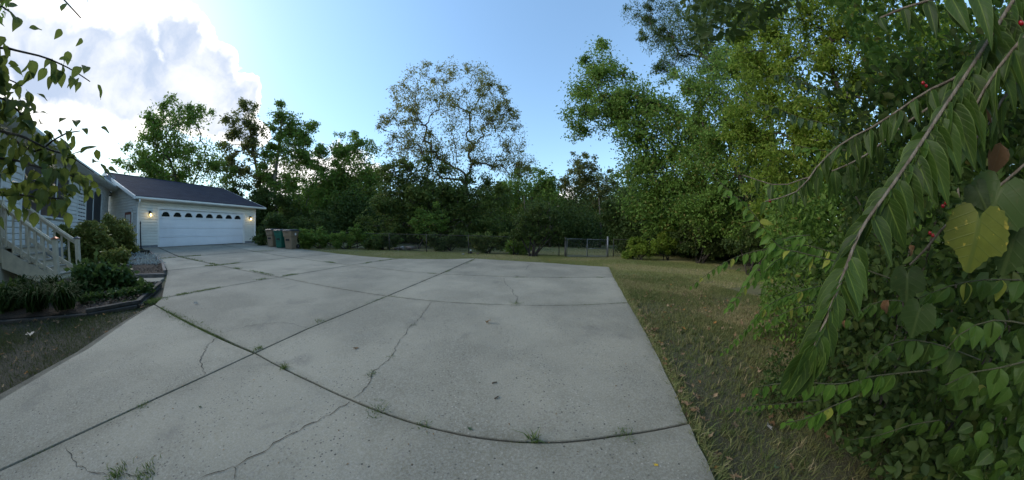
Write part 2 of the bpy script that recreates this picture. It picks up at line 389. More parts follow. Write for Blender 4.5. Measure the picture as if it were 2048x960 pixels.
# cracks
CRK = mat_plain('crack_dark', (.022, .021, .018), .95, .3, 30)
def crack(pts, host, w):
    q = [gnd(x, y, ST+.003)[:2] for x, y in pts]; f = []
    r_ = random.Random(len(pts)*31+int(pts[0][0]))
    for a, b in zip(q[:-1], q[1:]):
        n = max(2, int(np.linalg.norm(b-a)/.035))
        for i in range(n):
            t = i/n; e = norm(b-a); f.append(a+(b-a)*t+np.array([-e[1], e[0]])*r_.uniform(-.016, .016)*(i > 0))
    f.append(q[-1]); vs = []; fs = []
    for i, p in enumerate(f):
        e = norm(f[min(i+1, len(f)-1)]-f[max(i-1, 0)]); nn = np.array([-e[1], e[0]]); ww = w*.46*r_.uniform(.3, 1.4)*(.4 if i in (0, len(f)-1) else 1)
        for s in (-1, 1):
            c = p+nn*ww*s*.5; vs.append((c[0], c[1], float(gz(c[0], c[1]))+ST+.004))
        if i: k = 2*i; fs.append((k-2, k-1, k+1, k))
    MB().add(vs, fs).build('crack', CRK, slabs[host])
crack([(706, 796), (735, 771), (745, 745), (783, 712), (795, 690), (815, 660), (835, 640), (855, 615), (862, 603)], 'B1', .011)
crack([(700, 802), (660, 830), (622, 846), (560, 880), (525, 905), (480, 928), (465, 933), (430, 945), (396, 958)], 'A1', .010)
crack([(465, 933), (470, 945), (468, 959)], 'A1', .007)
crack([(434, 674), (415, 690), (400, 720), (407, 738), (409, 750)], 'A2', .017)
crack([(437, 667), (500, 651), (550, 645), (585, 647), (614, 656)], 'B2', .010)
crack([(133, 893), (147, 920), (175, 942), (215, 950), (300, 948)], 'A1', .009)
crack([(1008, 557), (1010, 567), (1025, 580), (1027, 590), (1036, 594), (1032, 607)], 'C1', .016)
crack([(1052, 540), (1056, 532), (1066, 528)], 'D1', .018)

# ------------------------------------------------------------------ leaves, blades and tufts as arrays
def rand_dirs(n, g, up=0.0, spread=1.0):
    d = g.normal(size=(n, 3)); d /= np.linalg.norm(d, axis=1)[:, None]; d *= spread; d[:, 2] += up
    return d/np.linalg.norm(d, axis=1)[:, None]
def leaf_arrays(p, d, ln, wd, g, fold=.18):
    """folded rhombic leaves: p base, d direction, ln length, wd width"""
    n = len(p); r_ = g.normal(size=(n, 3)); w = np.cross(d, r_); w /= np.linalg.norm(w, axis=1)[:, None]+1e-9
    nn = np.cross(w, d); ln = ln[:, None]; wd = wd[:, None]
    mid = p+d*ln*.45+nn*wd*fold
    v = np.stack([p, mid+w*wd*.5, p+d*ln, mid-w*wd*.5], 1).reshape(-1, 3)
    b = np.arange(n)*4
    f = np.concatenate([np.stack([b, b+1, b+2], 1), np.stack([b, b+2, b+3], 1)])
    return v, f
def leaf_arrays6(p, d, ln, wd, g, fold=.15):
    """rounder leaves for near foliage: base, two shoulders, two cheeks, tip"""
    n = len(p); r_ = g.normal(size=(n, 3)); w = np.cross(d, r_); w /= np.linalg.norm(w, axis=1)[:, None]+1e-9
    nn = np.cross(w, d); ln = ln[:, None]; wd = wd[:, None]; dr = nn*ln*-.12
    q = lambda t, k: p+d*ln*t+w*wd*k+nn*wd*abs(k)*fold*2+dr*t*t
    v = np.stack([p, q(.28, .48), q(.66, .40), p+d*ln+dr, q(.66, -.40), q(.28, -.48)], 1).reshape(-1, 3); b = np.arange(n)*6
    f3 = np.concatenate([np.stack([b, b+i, b+i+1], 1) for i in range(1, 5)]); return v, f3
def blades(name, pts, hgt, wid, g, mat, lean=.6, col=None, parent=None, simple=False):
    n = len(pts); a = g.uniform(0, 2*math.pi, n); h = hgt*g.uniform(.45, 1.25, n); le = g.uniform(0, lean, n)*h
    t = g.uniform(0, 2*math.pi, n); w = np.stack([np.cos(a), np.sin(a), np.zeros(n)], 1)*(wid*g.uniform(.6, 1.3, n))[:, None]*.5
    dv = np.stack([np.cos(t), np.sin(t), np.zeros(n)], 1)
    tip = pts+dv*le[:, None]; tip[:, 2] += h*(1-.25*le/h)
    if col is None: col = g.uniform(0, 1, (n, 3))
    if simple:
        v = np.stack([pts-w, pts+w, tip], 1).reshape(-1, 3); return fast_mesh(name, v, np.arange(3*n).reshape(-1, 3), mat, parent, np.repeat(col, 3, 0))
    m = pts+dv*(le*.35)[:, None]; m[:, 2] += h*.6
    v = np.stack([pts-w, pts+w, m+w*.7, m-w*.7, tip], 1).reshape(-1, 3); b = np.arange(n)*5
    f = np.concatenate([np.stack([b, b+1, b+2], 1), np.stack([b, b+2, b+3], 1), np.stack([b+3, b+2, b+4], 1)])
    return fast_mesh(name, v, f, mat, parent, np.repeat(col, 5, 0))
def inpoly(x, y, poly):
    r_ = np.zeros(len(x), bool); n = len(poly)
    for i in range(n):
        (x1, y1), (x2, y2) = poly[i-1][:2], poly[i][:2]
        c = ((y1 > y) != (y2 > y)); xi = (x2-x1)*(y-y1)/((y2-y1) if y2 != y1 else 1e-9)+x1
        r_ ^= c & (x < xi)
    return r_
DRIVE = [S(1433, 958), P['L1R'], S(1302, 683), P['L2R'], P['L3R'], P['TR'], S(1100, 526), P['TM1'], S(880, 518.3), P['TM2'], S(730, 512.5), P['TM3'], S(640, 502.5), P['TM4'],
         P['G1'], P['G0'], S(299, 506), P['M4L'], P['M3L'], S(331, 556), S(326, 574), P['M2L'], P['L1L'], S(262, 636), S(180, 694), S(80, 752), S(0, 799), Wp(-4.4, -2.6), Wp(-5.2, -9), Wp(.4, -9), Wp(.72, -.6)]
def scatter(n, x0, x1, y0, y1, g, ok=None):
    x = g.uniform(x0, x1, n); y = g.uniform(y0, y1, n); k = ~inpoly(x, y, DRIVE)
    if ok is not None: k &= ok(x, y)
    x, y = x[k], y[k]; return np.stack([x, y, gz(x, y)-.022+.018*np.sin(x*1.7+.5*y)*np.cos(y*1.3)], 1)
def pcol(p, s, ph):
    k = patchy(p[:, 0], p[:, 1], s, ph); n = len(p)
    return np.stack([np.clip(.15+.75*k+g.normal(0, .18, n), 0, 1), np.clip(g.uniform(0, .9, n)+.35*(k > .62), 0, 1), k], 1)
def patchy(x, y, s, ph=0.0): return .5+.25*np.sin(x*s+ph+1.3*np.sin(y*s*.7))+.25*np.sin(y*s*1.31+1.7*ph+1.1*np.sin(x*s*.83))
GRASS = mat_leaf('grass', (.11, .145, .044), (.25, .25, .10), (.33, .28, .16), .2, .7, .2)
STRAW = mat_leaf('dry_grass', (.070, .105, .028), (.19, .18, .078), (.33, .27, .15), .15, .8, .2)
g = np.random.default_rng(3)
a_ = scatter(390000, .7, 5.5, -.8, 6.0, g); a_ = a_[g.uniform(size=len(a_)) < .15+.85*patchy(a_[:, 0], a_[:, 1], 2.6)**1.4*np.clip(np.hypot(a_[:, 0], a_[:, 1])/3.2, .35, 1)]
tag(blades('dry_grass', a_, .055, .0065, g, STRAW, 1.1, pcol(a_, 2.1, .4), simple=True), 'dry thin grass beside the driveway edge', kind='stuff')
a_ = scatter(120000, 1.5, 9.5, 4.2, 13.6, g)
a2 = scatter(120000, -15, 16, 8.0, 13.9, g)
a_ = np.concatenate([a_, a2])
tag(blades('lawn_grass', a_, .055, .014, g, GRASS, 1.2, pcol(a_, 1.1, 2.), simple=True), 'short mown olive green lawn beyond the driveway', kind='stuff')
a_ = scatter(40000, -6, 20, 13.4, 26, g)
tag(blades('field_grass', a_, .07, .02, g, GRASS, 1.0, simple=True), 'mown grass field seen through the gate', kind='stuff')
bedA = [gnd(0, 648)[:2], gnd(150, 632)[:2], gnd(276, 613)[:2], gnd(318, 575)[:2], (-9.5, 1.2), (-11, -2.5), (-7.6, -2.0)]
a_ = scatter(150000, -8.2, -3.3, -3.2, 1.2, g, lambda x, y: ~inpoly(x, y, bedA) & (g.uniform(size=len(x)) < .15+patchy(x, y, 3.1, 1.)**2))
VERGE = mat_leaf('grass_painted_shade', (.035, .055, .016), (.085, .10, .035), (.14, .12, .06), .2, .7, .2)  # darker copy of the grass, shade of house and tree in its colour
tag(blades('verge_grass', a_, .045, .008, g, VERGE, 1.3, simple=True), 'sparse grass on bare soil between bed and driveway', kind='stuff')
tc_ = scatter(2600, .75, 5.5, -.6, 6.5, g); tc_ = tc_[g.uniform(size=len(tc_)) < patchy(tc_[:, 0], tc_[:, 1], 3.3, .9)*1.2]
tp_ = np.repeat(tc_, 16, 0); tp_[:, :2] += g.normal(0, .022, (len(tp_), 2)); tcol = np.repeat(g.uniform(0, 1, (len(tc_), 3)), 16, 0)
tag(blades('grass_tufts', tp_, .085, .006, g, STRAW, 1.2, np.clip(tcol+g.normal(0, .1, tcol.shape), 0, 1)), 'taller mixed green and straw tufts in the right lawn', kind='stuff')
# grass tufts that hug the slab edge
e = []
for a, b in zip([S(1433, 958), P['L1R'], S(1302, 683), P['L2R'], P['L3R']], [P['L1R'], S(1302, 683), P['L2R'], P['L3R'], P['TR']]):
    n = int(np.linalg.norm(b-a)*1800); t = g.uniform(0, 1, n)[:, None]; e.append(a+(b-a)*t+np.stack([np.abs(g.normal(.0, .07, n))-.03, np.zeros(n), np.full(n, -.07)], 1))
tag(blades('edge_grass', np.concatenate(e), .095, .006, g, GRASS, 1.2), 'dark green grass hugging the driveway edge', kind='stuff')

# weeds in the joints
def along(px, n, w, dz=ST-.05):
    q = [gnd(x, y, ST) for x, y in px]; o = []
    ln = [np.linalg.norm(b-a) for a, b in zip(q[:-1], q[1:])]
    for (a, b), l in zip(zip(q[:-1], q[1:]), ln):
        k = max(1, int(n*l/sum(ln))); t = g.uniform(0, 1, k)[:, None]; o.append(a+(b-a)*t+np.concatenate([g.normal(0, w, (k, 2)), np.full((k, 1), -.030)], 1))
    return np.concatenate(o)
WEED = mat_leaf('weed', (.045, .085, .018), (.10, .155, .035), (.16, .14, .06), .3, .6, .3)
jn = [([(335, 624), (440, 674)], 700, .035), ([(318, 615), (345, 629)], 300, .03), ([(345, 629), (372, 643)], 500, .05), ([(372, 643), (405, 657)], 700, .06), ([(405, 657), (440, 674)], 600, .045), ([(440, 674), (505, 703)], 250, .014),
      ([(355, 590), (380, 586)], 350, .05), ([(390, 584), (440, 575)], 400, .04), ([(300, 600), (322, 597)], 300, .09), ([(515, 560), (532, 557)], 150, .04), ([(566, 552), (592, 548)], 250, .05),
      ([(358, 513), (408, 524)], 350, .05), ([(420, 527), (436, 530)], 160, .05), ([(440, 530), (478, 526)], 220, .04), ([(470, 536), (480, 538)], 120, .05), ([(500, 541), (545, 550)], 250, .03), ([(412, 532), (435, 531)], 150, .05),
      ([(320, 517), (350, 515)], 160, .05), ([(370, 513), (400, 511)], 200, .05), ([(505, 503.5), (545, 501)], 150, .06), ([(655, 523.5), (668, 526)], 120, .06), ([(730, 527), (742, 524)], 120, .05), ([(755, 522), (795, 517.5)], 130, .04),
      ([(600, 661), (672, 632)], 420, .022), ([(730, 608), (770, 594)], 350, .03), ([(780, 592), (800, 595)], 200, .04), ([(845, 601), (900, 606)], 120, .02), ([(945, 608), (990, 609)], 150, .02), ([(1140, 611), (1192, 609)], 260, .035), ([(1215, 607), (1250, 605)], 130, .025),
      ([(890, 545), (900, 540)], 90, .03), ([(930, 529), (945, 520)], 100, .04), ([(1030, 555), (1046, 555)], 90, .04), ([(1115, 556), (1140, 556)], 80, .04), ([(1195, 555), (1206, 555)], 80, .04), ([(855, 546), (870, 547.5)], 70, .04),
      ([(40, 921), (110, 889)], 500, .010), ([(200, 848), (260, 820)], 350, .009), ([(330, 790), (400, 757)], 200, .007), ([(520, 710), (560, 729)], 200, .010), ([(580, 740), (690, 792)], 250, .008), ([(710, 801), (840, 850)], 220, .008), ([(1020, 882), (1060, 884)], 90, .006), ([(1215, 874), (1262, 868)], 160, .010), ([(480, 720), (508, 707)], 150, .014)]
wp = np.concatenate([along(a, int(n*(1.6 if w > .018 else .55)), w) for a, n, w in jn])
wr_ = np.hypot(wp[:, 0], wp[:, 1])
tag(blades('joint_weeds', wp, np.clip(.018+.0055*wr_, .026, .075), np.clip(.0035+.0011*wr_, .005, .012), g, WEED, 1.5), 'low green weeds growing in the slab joints', kind='stuff')
def tuft(px, py, r_, h, n, label, w=.005, mat=WEED):
    c = gnd(px, py, ST); p = np.repeat(c[None], n, 0); p[:, :2] += g.normal(0, r_, (n, 2)); p[:, 2] -= .015
    o = empty('weed_tuft', tuple(c), label, 'weed', 'weed tufts standing in the driveway cracks'); blades('grass_blades', p, h, w, g, mat, 1.8, parent=o)['kind'] = 'stuff'
tuft(235, 948, .030, .05, 110, 'green weed tuft left of a wider one at the bottom driveway crack')
tuft(289, 948, .038, .045, 130, 'wide pale green weed tuft on the crack along the bottom edge')
tuft(284, 812, .022, .035, 70, 'small weed tuft in the long joint at the driveway lower left')
tuft(569, 735, .018, .06, 60, 'weed tuft just below the crossing of two dark joints', .006)
tuft(755, 820, .045, .035, 130, 'flat wide green weed patch on the curved near joint')
tuft(844, 850, .020, .035, 60, 'small green weed on the near joint, right of the wide patch')
tuft(1068, 880, .014, .07, 40, 'upright forked weed at the lowest part of the near joint', .007)
tuft(1248, 867, .028, .05, 60, 'thin grassy weed on the near joint close to the lawn', .004)
tuft(743, 748, .020, .035, 60, 'dark weed clump low on the jagged slab crack')
tuft(783, 712, .018, .03, 50, 'dark weed clump halfway up the jagged slab crack')
tuft(828, 650, .025, .03, 60, 'weed clump near the top of the jagged slab crack')
tuft(516, 698, .030, .05, 70, 'weed tuft exactly where the two main joints cross', .006)
tuft(640, 642, .035, .05, 60, 'weed tuft beside the diagonal joint past the curved crack')
tuft(1032, 608, .050, .06, 70, 'weed clump where the short crack meets the joint')
tuft(1292, 715, .02, .025, 50, 'tiny grey tuft on bare slab near the lawn edge', .004, STRAW)

# fallen leaves
DRY = mat_leaf('fallen_leaf', (.13, .075, .035), (.30, .215, .13), (.36, .17, .05), .2, .8, .2)
def oak_leaf(c, s, yaw, g_, tilt=.35):
    """a lobed leaf as a fan of triangles, curled"""
    k = 18; v = [(0, 0, 0)]
    for i in range(k):
        a = 2*math.pi*i/k; rr = (.62+.38*math.cos(2*a)**2)*(1.0 if i % 2 else .52+.2*g_.random()); v.append((rr*math.cos(a)*.55, rr*math.sin(a), .22*g_.normal()*.5+.25*rr*rr))
    m = Matrix.Rotation(yaw, 3, 'Z') @ Matrix.Rotation(g_.normal()*tilt, 3, 'X') @ Matrix.Rotation(g_.normal()*tilt, 3, 'Y')
    vv = [np.array(m @ Vector(p))*s+c for p in v]; mz = min(p[2] for p in vv)-c[2]
    return [p-np.array([0, 0, mz]) for p in vv], [(0, i+1, (i+1) % k+1) for i in range(k)]
def leaf_litter(name, pts, s0, s1, label, dz=0.0):
    V_ = []; F_ = []; C_ = []
    for p in pts:
        v, f = oak_leaf(np.asarray(p)+np.array([0, 0, dz]), g.uniform(s0, s1), g.uniform(0, 6.3), g); b = len(V_); V_ += v; F_ += [tuple(b+i for i in q) for q in f]; C_ += [g.uniform(0, 1, 3)]*len(v)
    tag(fast_mesh(name, np.array(V_), np.array(F_), DRY, None, np.array(C_)), label, kind='stuff')
p_ = scatter(420, .8, 4.5, -.3, 4.5, g); p2_ = scatter(130, 1.6, 8, 4, 12, g); p3_ = scatter(260, -8, -3.4, -2.5, 1.0, g)
eg = np.concatenate([np.array([P['L1R']*(1-t)+S(1302, 683)*t for t in g.uniform(0, 1, 26)]), np.array([S(1302, 683)*(1-t)+P['L2R']*t for t in g.uniform(0, 1, 20)])])+np.stack([np.abs(g.normal(.08, .06, 46)), np.zeros(46), np.full(46, -.04)], 1)
leaf_litter('fallen_leaves', np.concatenate([p_, p2_, p3_, eg]), .022, .05, 'dry brown leaves scattered over the grass', .03)
sl = [(x, y) for x, y in zip(g.uniform(60, 1300, 150), g.uniform(505, 930, 150))]
sp_ = [gnd(x, y, ST) for x, y in sl]; sp_ = [p for p in sp_ if inpoly(np.array([p[0]]), np.array([p[1]]), DRIVE)[0]]
leaf_litter('leaf_crumbs', sp_, .004, .011, 'tiny dark leaf crumbs strewn over the concrete', .001)
def one_leaf(px, py, s, label, mat, dz=ST, col=(.5, .3, .5)):
    v, f = oak_leaf(gnd(px, py, dz), s, g.uniform(0, 6), g, .25)
    tag(fast_mesh('fallen_leaf', np.array(v), np.array(f), mat, None, np.array([col]*len(v))), label, 'leaf', 'single leaves lying on the ground')
YEL = mat_leaf('yellow_leaf', (.45, .30, .03), (.5, .36, .05), None, .2); GRL = mat_leaf('green_fallen', (.05, .09, .04), (.08, .12, .06), None, .2); PALE = mat_leaf('pale_leaf', (.34, .30, .25), (.42, .38, .32), None, .1)
one_leaf(1311, 930, .020, 'yellow leaf on the concrete near the lower driveway corner', YEL)
one_leaf(940, 857, .026, 'green lobed leaf on the concrete above the curved joint', GRL)
one_leaf(712, 697, .040, 'brown crumpled oak leaf in the middle of the slab', DRY)
one_leaf(400, 815, .022, 'pale green leaf on the lower left slab', GRL, ST, (.9, .3, .5))
one_leaf(977, 647, .055, 'brown leaf below the second joint, mid slab', DRY)
one_leaf(392, 609, .070, 'pale papery leaf on the slab near the timber bed', PALE)
one_leaf(1538, 855, .045, 'pale lobed oak leaf on the dry grass below the hanging leaves', PALE, .02)
one_leaf(62, 670, .110, 'large pale leaf on the soil left of the driveway', PALE, .02)
one_leaf(1432, 936, .022, 'orange brown leaf in the gutter of grass at the slab edge', DRY, .01, (.6, 1.0, .5))
one_leaf(1550, 938, .030, 'broad pale olive leaf on the grass at the bottom edge', GRL, .02, (1, .3, .5))
TWG = mat_bark('twig_bark', (.05, .035, .025), (.10, .075, .05), 60)
for (x0, y0, x1, y1), lb in (((984, 766, 994, 764), 'short dark twig upper of two on the large slab'), ((989, 797, 997, 792), 'short dark twig lower of two on the large slab')):
    a, b = gnd(x0, y0, ST+.006), gnd(x1, y1, ST+.006); m_ = (a+b)/2+np.array([.004, .002, .003])
    tag(MB().tube([a, m_, b], [.005, .0045, .003], 6).build('twig', TWG), lb, 'twig')
# ================================================================== GARAGE
CREAM = mat_plain('cream_siding', (.72, .71, .64), .55, .06, 1.5, dirt=((.34, .33, .27), .35))
GREYS = mat_plain('pale_siding', (.74, .73, .69), .55, .06, 1.5, dirt=((.32, .33, .30), .35))
TRIM = mat_plain('white_trim', (.76, .76, .73), .5, .06, 2.0, dirt=((.42, .41, .37), .35))
DOORW = mat_plain('door_white', (.78, .80, .83), .45, .03, 1.2, dirt=((.47, .49, .50), .3))
BLOCK = mat_plain('foundation_block', (.22, .23, .24), .9, .2, 7, bmp=.4)
GLASS = mat_plain('dark_glass', (.010, .012, .016), .06, .2, 2, spec=.6)
SCREEN = mat_plain('window_screen', (.020, .024, .032), .35, .15, 30)
RED = mat_plain('red_door_paint', (.22, .06, .04), .5, .1, 5)
BLACKM = mat_plain('black_metal', (.012, .012, .013), .45, .2, 12)
GREYM = mat_plain('grey_metal', (.16, .165, .17), .4, .15, 12, metal=.6)
def mat_shingle():
    m, N, b, out, pos = mat_new('asphalt_shingle')
    sx = N.n('ShaderNodeSeparateXYZ'); N.l(pos, sx.inputs[0])
    cb = N.n('ShaderNodeCombineXYZ'); N.l(sx.outputs[1], cb.inputs[0]); N.l(N.math('MULTIPLY', sx.outputs[2], 2.9), cb.inputs[1])
    br = N.n('ShaderNodeTexBrick'); N.l(cb.outputs[0], br.inputs['Vector']); br.inputs['Scale'].default_value = 1; br.inputs['Brick Width'].default_value = .33; br.inputs['Row Height'].default_value = .15; br.inputs['Mortar Size'].default_value = .008
    br.inputs['Color1'].default_value = (.020, .025, .039, 1); br.inputs['Color2'].default_value = (.033, .040, .060, 1); br.inputs['Mortar'].default_value = (.03, .03, .035, 1)
    c = N.mix(N.math('MULTIPLY', N.ramp(N.noise(pos, .8, 6, .65), .4, .7), .5), br.outputs[0], (.04, .041, .048, 1))
    c = N.mix(N.math('MULTIPLY', N.ramp(N.noise(pos, 60, 3, .6), .5, .8), .4), c, (.085, .09, .11, 1))
    N.l(c, b.inputs['Base Color']); b.inputs['Roughness'].default_value = .95; b.inputs['Specular IOR Level'].default_value = .1; bump(N, b, br.outputs['Fac'], .5, .01); return m
SHING = mat_shingle()
GX = -19.55
gf = lambda d, y, z: (GX-d, y-.26*d, z)                  # depth behind the front, along the front, height
ROOFS = (5.12-3.36)/4.85
def siding(mb, s0, s1, z0, z1, pitch=.155, o=.03):
    """clapboard courses in (s, out, z); s0/s1 may be functions of z"""
    z = z0
    while z < z1-1e-4:
        zt = min(z+pitch, z1); a0, a1 = (s0(z), s1(z)) if callable(s0) else (s0, s1); b0, b1 = (s0(zt), s1(zt)) if callable(s0) else (s0, s1)
        zm = z+(zt-z)*.68; mb.add([(a0, o, z), (a1, o, z), (b1, o*.92, zm), (b0, o*.92, zm), (b1, .003, zm+(zt-zm)*.45), (b0, .003, zm+(zt-zm)*.45), (b1, 0, zt), (b0, 0, zt), (a0, 0, z), (a1, 0, z)], [(0, 1, 2, 3), (3, 2, 4, 5), (5, 4, 6, 7), (8, 9, 1, 0)]); z = zt
    return mb
gar = empty('garage', gf(0, 7.1, .62), 'cream sided garage with dark shingle roof and white double door', 'garage')
ffn = lambda s, o, z: gf(-o, s, z)                        # front face
m_ = MB(); siding(m_, 3.2, 4.26, .80, 3.30); siding(m_, 10.12, 11.05, .80, 3.30); siding(m_, 4.26, 10.12, 2.86, 3.30)
m_.build('siding', CREAM, gar, ffn)
m_ = MB(); siding(m_, lambda z: (0.0 if z < 3.3 else max(0, (z-3.36)/ROOFS-.35)), lambda z: (9 if z < 3.3 else 9-max(0, (z-3.36)/ROOFS-.35)), .80, 5.05)
m_.build('siding', GREYS, gar, lambda s, o, z: tuple(np.array(gf(s, 3.2, z))+np.array([.25, -.968, 0])*o))
MB().box(.13, 9, 3.21, 11.04, .3, 3.3).build('wall', CREAM, gar, gf)
m_ = MB().box(.001, .129, 3.21, 4.26, .3, 3.3).box(.001, .129, 10.12, 11.04, .3, 3.3).box(.001, .129, 4.2601, 10.1199, 2.86, 3.3); m_.build('wall', CREAM, gar, gf)
m_ = MB(); m_.box(-.004, 9, 3.185, 4.26, .35, .80).box(-.004, 9, 10.12, 11.06, .35, .80); m_.build('foundation', BLOCK, gar, gf)
for y0 in (3.14, 10.97): MB().box(-.035, .09, y0, y0+.10, .80, 3.30).build('corner_trim', TRIM, gar, gf)
# roof: two thick planes, rake boards, ridge cap
def roofplane(mb, d0, z0, d1, z1, t):
    mb.hexa([(d0, 2.84, z0), (d1, 2.84, z1), (d1, 11.56, z1), (d0, 11.56, z0), (d0, 2.84, z0+t), (d1, 2.84, z1+t), (d1, 11.56, z1+t), (d0, 11.56, z0+t)])
roof = roofplane
m_ = MB(); roof(m_, -.38, 3.33, 4.5, 5.10, .05); ro = m_.build('roof', SHING, gar, gf)
m_ = MB(); roof(m_, 9.38, 3.33, 4.5, 5.10, .05); m_.build('roof', SHING, gar, gf)
MB().tube([gf(4.5, 2.82, 5.13), gf(4.5, 11.58, 5.13)], .06, 6).build('ridge_cap', SHING, ro)
m_ = MB()
for y0 in (2.80, 11.561): MB().hexa([(-.40, y0, 3.19), (4.5, y0, 4.97), (4.5, y0+.038, 4.97), (-.40, y0+.038, 3.19), (-.40, y0, 3.375), (4.5, y0, 5.145), (4.5, y0+.038, 5.145), (-.40, y0+.038, 3.375)]).hexa([(4.5, y0, 4.97), (9.4, y0, 3.19), (9.4, y0+.038, 3.19), (4.5, y0+.038, 4.97), (4.5, y0, 5.145), (9.4, y0, 3.375), (9.4, y0+.038, 3.375), (4.5, y0+.038, 5.145)]).build('rake_board', TRIM, gar, gf)
MB().box(-.36, .02, 2.845, 11.555, 3.245, 3.275).build('soffit', TRIM, gar, gf)
m_ = MB()                                                   # gutter, open K profile
pr = [(-.385, 3.20), (-.44, 3.20), (-.495, 3.25), (-.495, 3.335), (-.475, 3.335), (-.475, 3.262), (-.43, 3.222), (-.385, 3.222)]
m_.add([(d, y, z) for y in (2.82, 11.62) for d, z in pr], [tuple(range(8)), tuple(range(15, 7, -1))]+[(i, (i+1) % 8, 8+(i+1) % 8, 8+i) for i in range(8)])
m_.build('gutter', TRIM, gar, gf)
MB().tube([gf(-.44, 3.06, 3.20), gf(-.42, 3.07, 3.08), gf(-.10, 3.12, 2.86), gf(-.075, 3.12, 2.7), gf(-.075, 3.12, .78), gf(-.2, 3.1, .70)], .045, 8).build('downspout', TRIM, gar)
# garage door
dr = bpy.data.objects.new('garage_door', None); dr.location = gf(.06, 7.19, .66); link(dr, gar)
def part(mb, name, mat, parent, fn=None, bevel=0): return mb.build(name, mat, parent, fn, bevel)
D0, D1, DZ0, DZ1 = 4.35, 10.03, .672, 2.77
sh = (DZ1-DZ0)/4
for i in range(4):
    m_ = MB().box(.05, .09, D0, D1, DZ0+i*sh+.007, DZ0+(i+1)*sh-.007)
    for k in (.22, .52, .82):
        if i < 3: m_.box(.044, .0499, D0+.05, D1-.05, DZ0+(i+k)*sh-.006, DZ0+(i+k)*sh+.006)
    if i < 3:
        for j in range(8): m_.box(.0455, .0498, D0+.10+j*.697, D0+.10+j*.697+.56, DZ0+(i+.16)*sh, DZ0+(i+.17)*sh)
    part(m_, 'door_section', DOORW, dr, gf)
def arch(w, h, k=9):
    o = [(-w/2, 0), (w/2, 0), (w/2, h*.42)]
    for i in range(k): a = math.pi*i/(k-1); o.append((w*.40*math.cos(a), h*.50+h*.5*math.sin(a)**.85))
    return o+[(-w/2, h*.42)]
for j in range(8):
    yc = 4.735+j*.697; A_, B_ = arch(.56, .34), arch(.47, .265)
    n = len(A_); zf, zb = 2.345, 2.38
    vs = [(.036, yc+y, zf+z) for y, z in A_]+[(.036, yc+y, zb+z) for y, z in B_]+[(.0499, yc+y, zf+z) for y, z in A_]+[(.0499, yc+y, zb+z) for y, z in B_]
    fs = [(i, (i+1) % n, n+(i+1) % n, n+i) for i in range(n)]+[(2*n+i, 2*n+(i+1) % n, (i+1) % n, i) for i in range(n)]+[(n+i, n+(i+1) % n, 3*n+(i+1) % n, 3*n+i) for i in range(n)]
    part(MB().add(vs, fs), 'window_frame', TRIM, dr, gf)
    part(MB().add([(.0445, yc+y, zb+z) for y, z in B_], [tuple(range(n))]), 'window_pane', GLASS, dr, gf)
m_ = MB().box(-.03, .10, 4.24, 4.345, .66, 2.78).box(-.03, .10, 10.035, 10.14, .66, 2.78).box(-.032, .10, 4.24, 10.14, 2.782, 2.88)
m_.build('door_trim', TRIM, gar, gf)
MB().box(.03, .10, 4.345, 10.035, .645, .668).build('door_seal', BLACKM, gar, gf)
# side door, red
sfn = lambda s, o, z: tuple(np.array(gf(s, 3.2, z))+np.array([.25, -.968, 0])*o)
m_ = MB().box(.78, 1.70, .02, .05, .85, 2.62); sd = m_.build('side_door', RED, gar, sfn)
m_ = MB().box(.68, .775, .02, .07, .80, 2.74).box(1.705, 1.80, .02, .07, .80, 2.74).box(.68, 1.80, .02, .072, 2.625, 2.74); m_.build('door_frame', TRIM, sd, sfn)
for i in range(3):
    for j in range(2): MB().box(.92+i*.22, 1.12+i*.22, .051, .056, 1.75+j*.38, 2.10+j*.38).build('window_pane', GREYS, sd, sfn)
# lanterns
LG = bpy.data.materials.new('lamp_glow'); LG.use_nodes = True; t_ = LG.node_tree; t_.nodes.clear(); e_ = t_.nodes.new('ShaderNodeEmission'); o_ = t_.nodes.new('ShaderNodeOutputMaterial'); t_.links.new(e_.outputs[0], o_.inputs[0])
e_.inputs[0].default_value = (1.0, .74, .28, 1); e_.inputs[1].default_value = 2.6
for y, lb in ((3.79, 'lit black wall lantern on the siding beside the downspout'), (10.57, 'lit black wall lantern on the garage end nearest the bins')):
    z = 2.42; la = empty('wall_lantern', gf(0, y, z), lb, 'wall lamp', 'lit lanterns flanking the garage door')
    m_ = MB().box(-.045, -.014, y-.05, y+.05, z-.02, z+.22); m_.build('backplate', BLACKM, la, gf)
    m_ = MB().tube([gf(-.04, y, z+.16), gf(-.10, y, z+.20), gf(-.15, y, z+.18)], .012, 6); m_.build('arm', BLACKM, la)
    c = gf(-.15, y, z); m_ = MB().lathe([(.01, .20), (.045, .17), (.085, .11), (.088, .095), (.0, .10)], 10, c); m_.build('hood', BLACKM, la)
    m_ = MB()
    for k in range(4): a = math.pi/4+k*math.pi/2; m_.tube([(c[0]+.075*math.cos(a), c[1]+.075*math.sin(a), c[2]+.10), (c[0]+.052*math.cos(a), c[1]+.052*math.sin(a), c[2]-.09)], .006, 4)
    m_.lathe([(0, -.10), (.055, -.098), (.058, -.085), (.0, -.083)], 10, c); m_.build('cage', BLACKM, la)
    MB().lathe([(.0, .085), (.03, .07), (.048, .02), (.045, -.03), (.025, -.065), (0, -.07)], 12, c).build('bulb', LG, la)
    pl = bpy.data.lights.new('lantern_light', 'POINT'); pl.energy = .4; pl.color = (1, .72, .32); pl.shadow_soft_size = .05
    po = bpy.data.objects.new('lantern_light', pl); po.location = (c[0]+.13, c[1], c[2]-.03); link(po, la)
